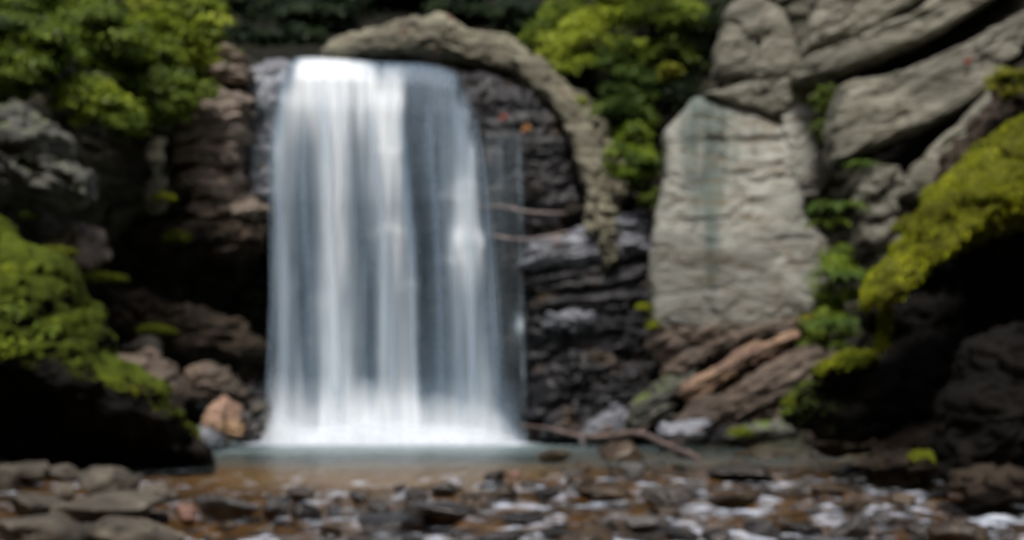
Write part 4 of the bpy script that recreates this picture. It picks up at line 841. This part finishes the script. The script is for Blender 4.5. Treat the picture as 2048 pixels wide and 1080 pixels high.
for lab, x, y, Yq, rx, ry, mt in [('yellow moss pad at the foot of the pale pillar', 325, 392, 38.3, 26, 9, 'mossy'), ('moss pad on a ledge behind the left mossy boulder', 205, 552, 35.5, 50, 9, 'mossg'), ('moss pad on the dark sloping bed', 312, 655, 38.8, 42, 9, 'mossg'),
        ('small moss pad under the mottled grey outcrop', 60, 428, 34, 22, 8, 'leafm'), ('moss pad on the shaded left ledge', 115, 500, 34, 40, 9, 'mossg'), ('moss pad on the roof bed of the recess', 352, 470, 39.2, 30, 12, 'mossg'), ('bright yellow green moss dot at the corner of the stained face', 1305, 646, 36.9, 13, 10, 'mossy'),
        ('moss strip at the lower corner of the stained face', 1290, 612, 37.1, 18, 8, 'mossy'), ('moss fringe along the base of the black hollow', 1590, 815, 24.5, 28, 34, 'mossg'), ('moss pad on the slab by the rapids', 1845, 912, 20.6, 34, 12, 'mossg'), ('moss pad on the low flat slab', 1480, 862, 30, 26, 9, 'mossg')]:
    c = P(x, y, Yq); n = int(30*rx); q = rnd(n); q /= np.linalg.norm(q, axis=1)[:, None]; q *= RNG.random(n)[:, None]**.4
    pos = c + q*np.array([rx, rx*.8, ry])/FPX*Yq; pos[:, 2] -= .25*np.abs(q[:, 0])**1.5*rx/FPX*Yq*RNG.uniform(.2, 1); ok = perlin(pos/.28+x) > -.35; pos, q = pos[ok], q[ok]; n = len(pos)
    V, F = diamonds(pos, q*.5+np.array([0, -.2, 1])+rnd(n)*.3, q+rnd(n)*.4, .09*RNG.uniform(.6, 1.3, n), .045)
    tag(mobj('moss_pad', V, F, M[mt], attrs={'tint': np.repeat(np.clip(RNG.normal(.28, .2, n), 0, 1), 4)}), lab, 'moss', 'moss pads on the rocks')['kind'] = 'thing'

# ------------------------------------------------------------------ driftwood and fallen leaves
fb = empty('fallen_branch', P(1200, 880, 33)); tag(fb, 'thin crooked fallen branch lying across the shallows below the ledges', 'branch')
bp = [P(x, y, Yq) for x, y, Yq in [(1036, 850, 36), (1100, 858, 35), (1162, 872, 34), (1215, 872, 33.4), (1275, 866, 32.5), (1330, 888, 30.5), (1400, 918, 28.4)]]
V, F = tube(bp, [.035, .06, .075, .085, .085, .075, .06], 10, .03, .25, 1, m=60); mobj('limb', V, F, M['branch'], fb)
for a, b in [((1160, 871, 34), (1168, 902, 31.5)), ((1275, 866, 32.5), (1300, 846, 33)), ((1330, 888, 30.5), (1372, 884, 30.5))]:
    V, F = tube([P(*a), (P(*a)+P(*b))/2+np.array([.05, 0, .04]), P(*b)], [.035, .025, .012], 7, m=10); mobj('twig', V, F, M['branch'], fb)
for lab, pts in [('pale bare twig lodged across the wet wall, upper one', [(962, 412, 39.3), (1010, 414, 39.2), (1060, 424, 39.2), (1130, 426, 39.4)]), ('pale bare twig lodged across the wet wall, lower one', [(975, 468, 39.2), (1030, 478, 39.0), (1080, 476, 38.9), (1140, 462, 39)])]:
    V, F = tube([P(*q) for q in pts], [.03, .045, .045, .02], 7, .01, .2, 2, m=30); tag(mobj('bare_twig', V, F, M['twig']), lab, 'twig')
def leaf(name, label, mat, x, y, Yq, s):
    c = P(x, y, Yq); th = np.linspace(0, 2*pi, 21)[:-1]; r = s*(.62+.38*np.abs(np.cos(2.5*th)))
    top = c + np.stack([np.cos(th)*r, -.04*np.cos(3*th), np.sin(th)*r*.8], 1); bot = top + np.array([0, .02, 0])
    V = np.concatenate([top, bot, [c+[0, -.03, 0]], [c+[0, .02, 0]]]); i = np.arange(20); j = (i+1) % 20
    F = np.concatenate([np.stack([i, j, j+20], 1), np.stack([i, j+20, i+20], 1), np.stack([j, i, 0*i+40], 1), np.stack([i+20, j+20, 0*i+41], 1)])
    tag(mobj(name, V, F, M[mat], smooth=False), label, 'leaf', 'fallen leaves stuck to the rock')
leaf('fallen_leaf', 'red leaf stuck to the wet wall beside the fall', 'redleaf', 1007, 234, 40.2, .17)
leaf('fallen_leaf', 'orange leaf stuck to the wet wall under the curved rim', 'orangeleaf', 1052, 256, 40.2, .20)
leaf('fallen_leaf', 'red leaf lying on the huge tilted slab', 'redleaf', 1936, 122, 34.3, .13)

# ------------------------------------------------------------------ stones
def ico(sub):
    import bmesh
    bm = bmesh.new(); bmesh.ops.create_icosphere(bm, subdivisions=sub, radius=1.); bm.verts.ensure_lookup_table()
    V = np.array([v.co[:] for v in bm.verts]); F = np.array([[v.index for v in f.verts] for f in bm.faces]); bm.free(); return V, F
IV, IF = ico(4)
def stone_shape(seed):
    r = np.random.default_rng(seed); V = IV.copy()
    for k in range(7):
        n = r.normal(size=3); n /= np.linalg.norm(n); d = r.uniform(.3, .75); s = V@n
        V = V - np.maximum(s-d, 0)[:, None]*n*.88
    V = V + IV*(.11*fbm(IV*1.6+seed*3.1, 4) + .05*ridged(IV*3.3+seed, 3) + .06*facets(IV*1.9, seed))[:, None]
    return V/np.abs(V).max(0)
SHAPES = [stone_shape(s) for s in range(12)]
SM = {}
def stone_at(name, label, px, py, w, h, mat, shape, group, rot=0., depth=.8, sink=.3, Y=None):
    """a stone whose waterline stands at pixel row py"""
    if Y is None:
        Y = 20.
        for _ in range(12): Y = (ZC - float(water_z(np.array(X0 := (px-1024)/FPX*Y), np.array(Y))))*FPX/(py-HORIZON)
    key = (shape, mat)
    if key not in SM: SM[key] = make_mesh('stone', SHAPES[shape], IF, M[mat])
    o = bpy.data.objects.new(name, SM[key]); COL.objects.link(o)
    x = (px-1024)/FPX*Y; z = ZC - (py-HORIZON)/FPX*Y
    sw, sh = w/2/FPX*Y, h/FPX*Y/(2-2*sink*.7)
    o.location = (x, Y + sw*depth*.3, z + sh*(1-2*sink)); o.scale = (sw, max(sw*depth, sh), sh); o.rotation_euler = (RNG.uniform(-.12, .12), rot, RNG.uniform(-.35, .35))
    tag(o, label, 'rock', group); return o
BIG = [  # px, waterline row, width, height, material, label
 (430, 1030, 170, 66, 'st_grey', 'rounded pale beige rock at the left of the rapids'),
 (372, 1046, 56, 44, 'st_red', 'small reddish rock leaning on the pale beige rock'),
 (560, 1034, 74, 58, 'st_dark', 'black upright rock in the rapids beside the pale beige rock'),
 (612, 1040, 66, 42, 'st_dark', 'black angular rock touching the black upright rock'),
 (760, 1058, 190, 34, 'st_dark', 'long flat dark rock splitting the white water'),
 (880, 1050, 160, 52, 'st_dark', 'broad dark rock with olive top in the rapids'),
 (885, 988, 60, 30, 'st_dark', 'small black rock at the outlet of the pool'),
 (826, 1004, 64, 34, 'st_dark', 'tilted black rock beside the outlet of the pool'),
 (715, 1004, 46, 24, 'st_dark', 'low black rock in the smooth tail of the pool'),
 (1490, 962, 150, 40, 'st_dark', 'dark flat rock with pale top past the end of the branch'),
 (1200, 1000, 130, 34, 'st_brown', 'wide brown rock below the fallen branch'),
 (1270, 948, 60, 38, 'st_grey', 'grey pointed rock close in front of the fallen branch'),
 (1460, 1014, 130, 46, 'st_brown', 'olive brown rounded rock among the right rapids'),
 (1330, 1010, 110, 44, 'st_grey', 'pale grey rock among the right rapids'),
 (1310, 1062, 120, 44, 'st_grey', 'whitish wet rock low in the right rapids'),
 (1650, 918, 60, 28, 'st_grey', 'pale pinkish rock out in the amber shallows'),
 (1850, 956, 90, 26, 'st_grey', 'flat grey rock at the edge of the amber shallows'),
 (1110, 925, 70, 30, 'st_brown', 'tan rock at the right edge of the pool'),
 (1700, 1075, 90, 50, 'st_grey', 'blue grey rock standing in the lower right rapids'),
 (1520, 1076, 90, 40, 'st_dark', 'black rock in the lower right rapids'),
 (1360, 1085, 80, 34, 'st_dark', 'black low rock beside the whitish wet rock')]
for i, (px, py, w, h, mt, lab) in enumerate(BIG): stone_at('stream_rock', lab, px, py, w, h, mt, i % 12, None, RNG.uniform(-.15, .15))
LEFT = [(50, 965, 150, 56, 'flat rock on the left bank against the black undercut'), (195, 992, 150, 66, 'humped grey rock on the left bank under the black undercut'), (45, 1030, 150, 70, 'mossy grey rock behind the greenish boulder on the left bank'), (215, 1052, 250, 70, 'broad brown rock in the middle of the left bank'),
        (60, 1110, 200, 90, 'greenish grey boulder low on the left bank'), (270, 1096, 190, 66, 'rounded brown rock at the waterline of the left bank'), (310, 1005, 90, 40, 'small brown rock at the amber water on the left bank'), (125, 1000, 70, 36, 'small dark rock wedged between the left bank rocks'), (165, 1085, 90, 44, 'dark rock wedged beside the greenish boulder'), (310, 1045, 60, 30, 'little tan rock beside the broad brown rock'), (-30, 985, 120, 60, 'dark slab beside the flat rock on the left bank'), (110, 960, 90, 34, 'low dark rock behind the humped grey rock'), (265, 968, 70, 26, 'thin rock between the humped grey rock and the amber water'), (130, 1035, 90, 34, 'brown rock between the mossy grey and broad brown rocks')]
for i, (px, py, w, h, lab) in enumerate(LEFT): stone_at('bank_rock', lab, px, py, w, h, 'st_dry', (i*5+2) % 12, 'rocks of the left bank', RNG.uniform(-.15, .15), .9, .25)
taken = [(b[0], b[1], b[2]) for b in BIG] + [(b[0], b[1], b[2]) for b in LEFT]
REFS = ['pale beige rock', 'small reddish rock', 'black upright rock', 'black angular rock', 'long flat dark rock', 'broad olive topped rock', 'small black outlet rock', 'tilted black rock', 'low black rock', 'dark flat rock past the branch', 'wide brown rock', 'grey pointed rock', 'olive brown rounded rock', 'pale grey rock in the rapids', 'whitish wet rock', 'pale pinkish rock', 'flat grey shallows rock', 'tan rock at the pool edge', 'blue grey standing rock', 'lower black rock', 'black low rock']
def cobble_label(kind, px, py, w, h):
    d = [((px-b[0])/1.6)**2 + ((py-b[1])*2)**2 for b in BIG]; k = int(np.argmin(d)); b = BIG[k]
    rel = ('just below' if py > b[1]+14 else 'just above' if py < b[1]-14 else 'level with') if d[k] < 80**2 else ('downstream of' if py > b[1] else 'upstream of')
    size = 'tiny' if w < 34 else 'small' if w < 55 else 'fist-shaped' if w < 75 else 'large'
    return f"{size} {'flat' if h < .34*w else 'humped'} {kind} {rel} the {REFS[k]}"
KINDS = [('st_dark', 'dark wet cobble', 'dark cobbles in the rapids'), ('st_brown', 'brown wet cobble', 'brown cobbles in the shallows'), ('st_grey', 'grey wet cobble', 'grey cobbles in the stream'), ('st_red', 'reddish cobble', 'reddish cobbles in the stream')]
count = 0
for tries in range(6000):
    if count >= 165: break
    py = RNG.uniform(898, 1110); px = RNG.uniform(330, 2080)
    left = np.interp(py, [898, 925, 950, 985, 1000, 1110], [1290, 1060, 990, 640, 380, 330])
    if px < left: continue
    if px > np.interp(py, [898, 930, 960, 1000, 1110], [1600, 1720, 1850, 2080, 2080]): continue
    sc = (py-HORIZON)/230.; w = RNG.gamma(1.3, 42.)*sc + 16*sc
    if any(abs(px-a)/((w+c)*.42) < 1 and abs(py-b)/((w+c)*.12) < 1 for a, b, c in taken): continue
    pk = [.50, .32, .12, .06] if py > 960 else [.2, .55, .2, .05]
    k = RNG.choice(4, p=pk); k = 1 if k == 3 and w > 45 else k; mt, lab, grp = KINDS[k]
    hq = w*RNG.uniform(.2, .55)
    stone_at('cobble', cobble_label(lab, px, py, w, hq), px, py, w, hq, mt, int(RNG.integers(12)), grp, RNG.uniform(-.25, .25), RNG.uniform(.7, 1.3), RNG.uniform(.3, .55)); taken.append((px, py, w)); count += 1
RUB = 'rubble between the mossy boulder and the fall'
for i in range(34):
    px = RNG.uniform(235, 540); py = RNG.uniform(800, 905) if px > 330 else RNG.uniform(700, 860)
    Yq = float(np.interp(py, [700, 800, 905], [38.5, 37.4, 34.])); w = RNG.gamma(3., 9.)+14
    mi = int(RNG.integers(3)); near = min([((430, 740), 'the rusty brown rock'), ((450, 850), 'the peach boulder'), ((410, 885), 'the small blue grey boulder'), ((520, 830), 'the dark rock in the spray'), ((300, 740), 'the dim mossy boulder'), ((300, 850), 'the black undercut')], key=lambda q: (px-q[0][0])**2+(py-q[0][1])**2)[1]
    stone_at('rubble_stone', f"{'tiny' if w < 32 else 'small' if w < 48 else 'chunky'} {['dark', 'brownish', 'pale grey'][mi]} rubble stone by {near}", px, py, w, w*RNG.uniform(.4, .7), ['st_dark', 'st_dry', 'st_grey'][mi], int(RNG.integers(12)), RUB, RNG.uniform(-.4, .4), .9, .2, Y=Yq)
for o in list(COL.objects):
    if '_o' in o.keys(): del o['_o']
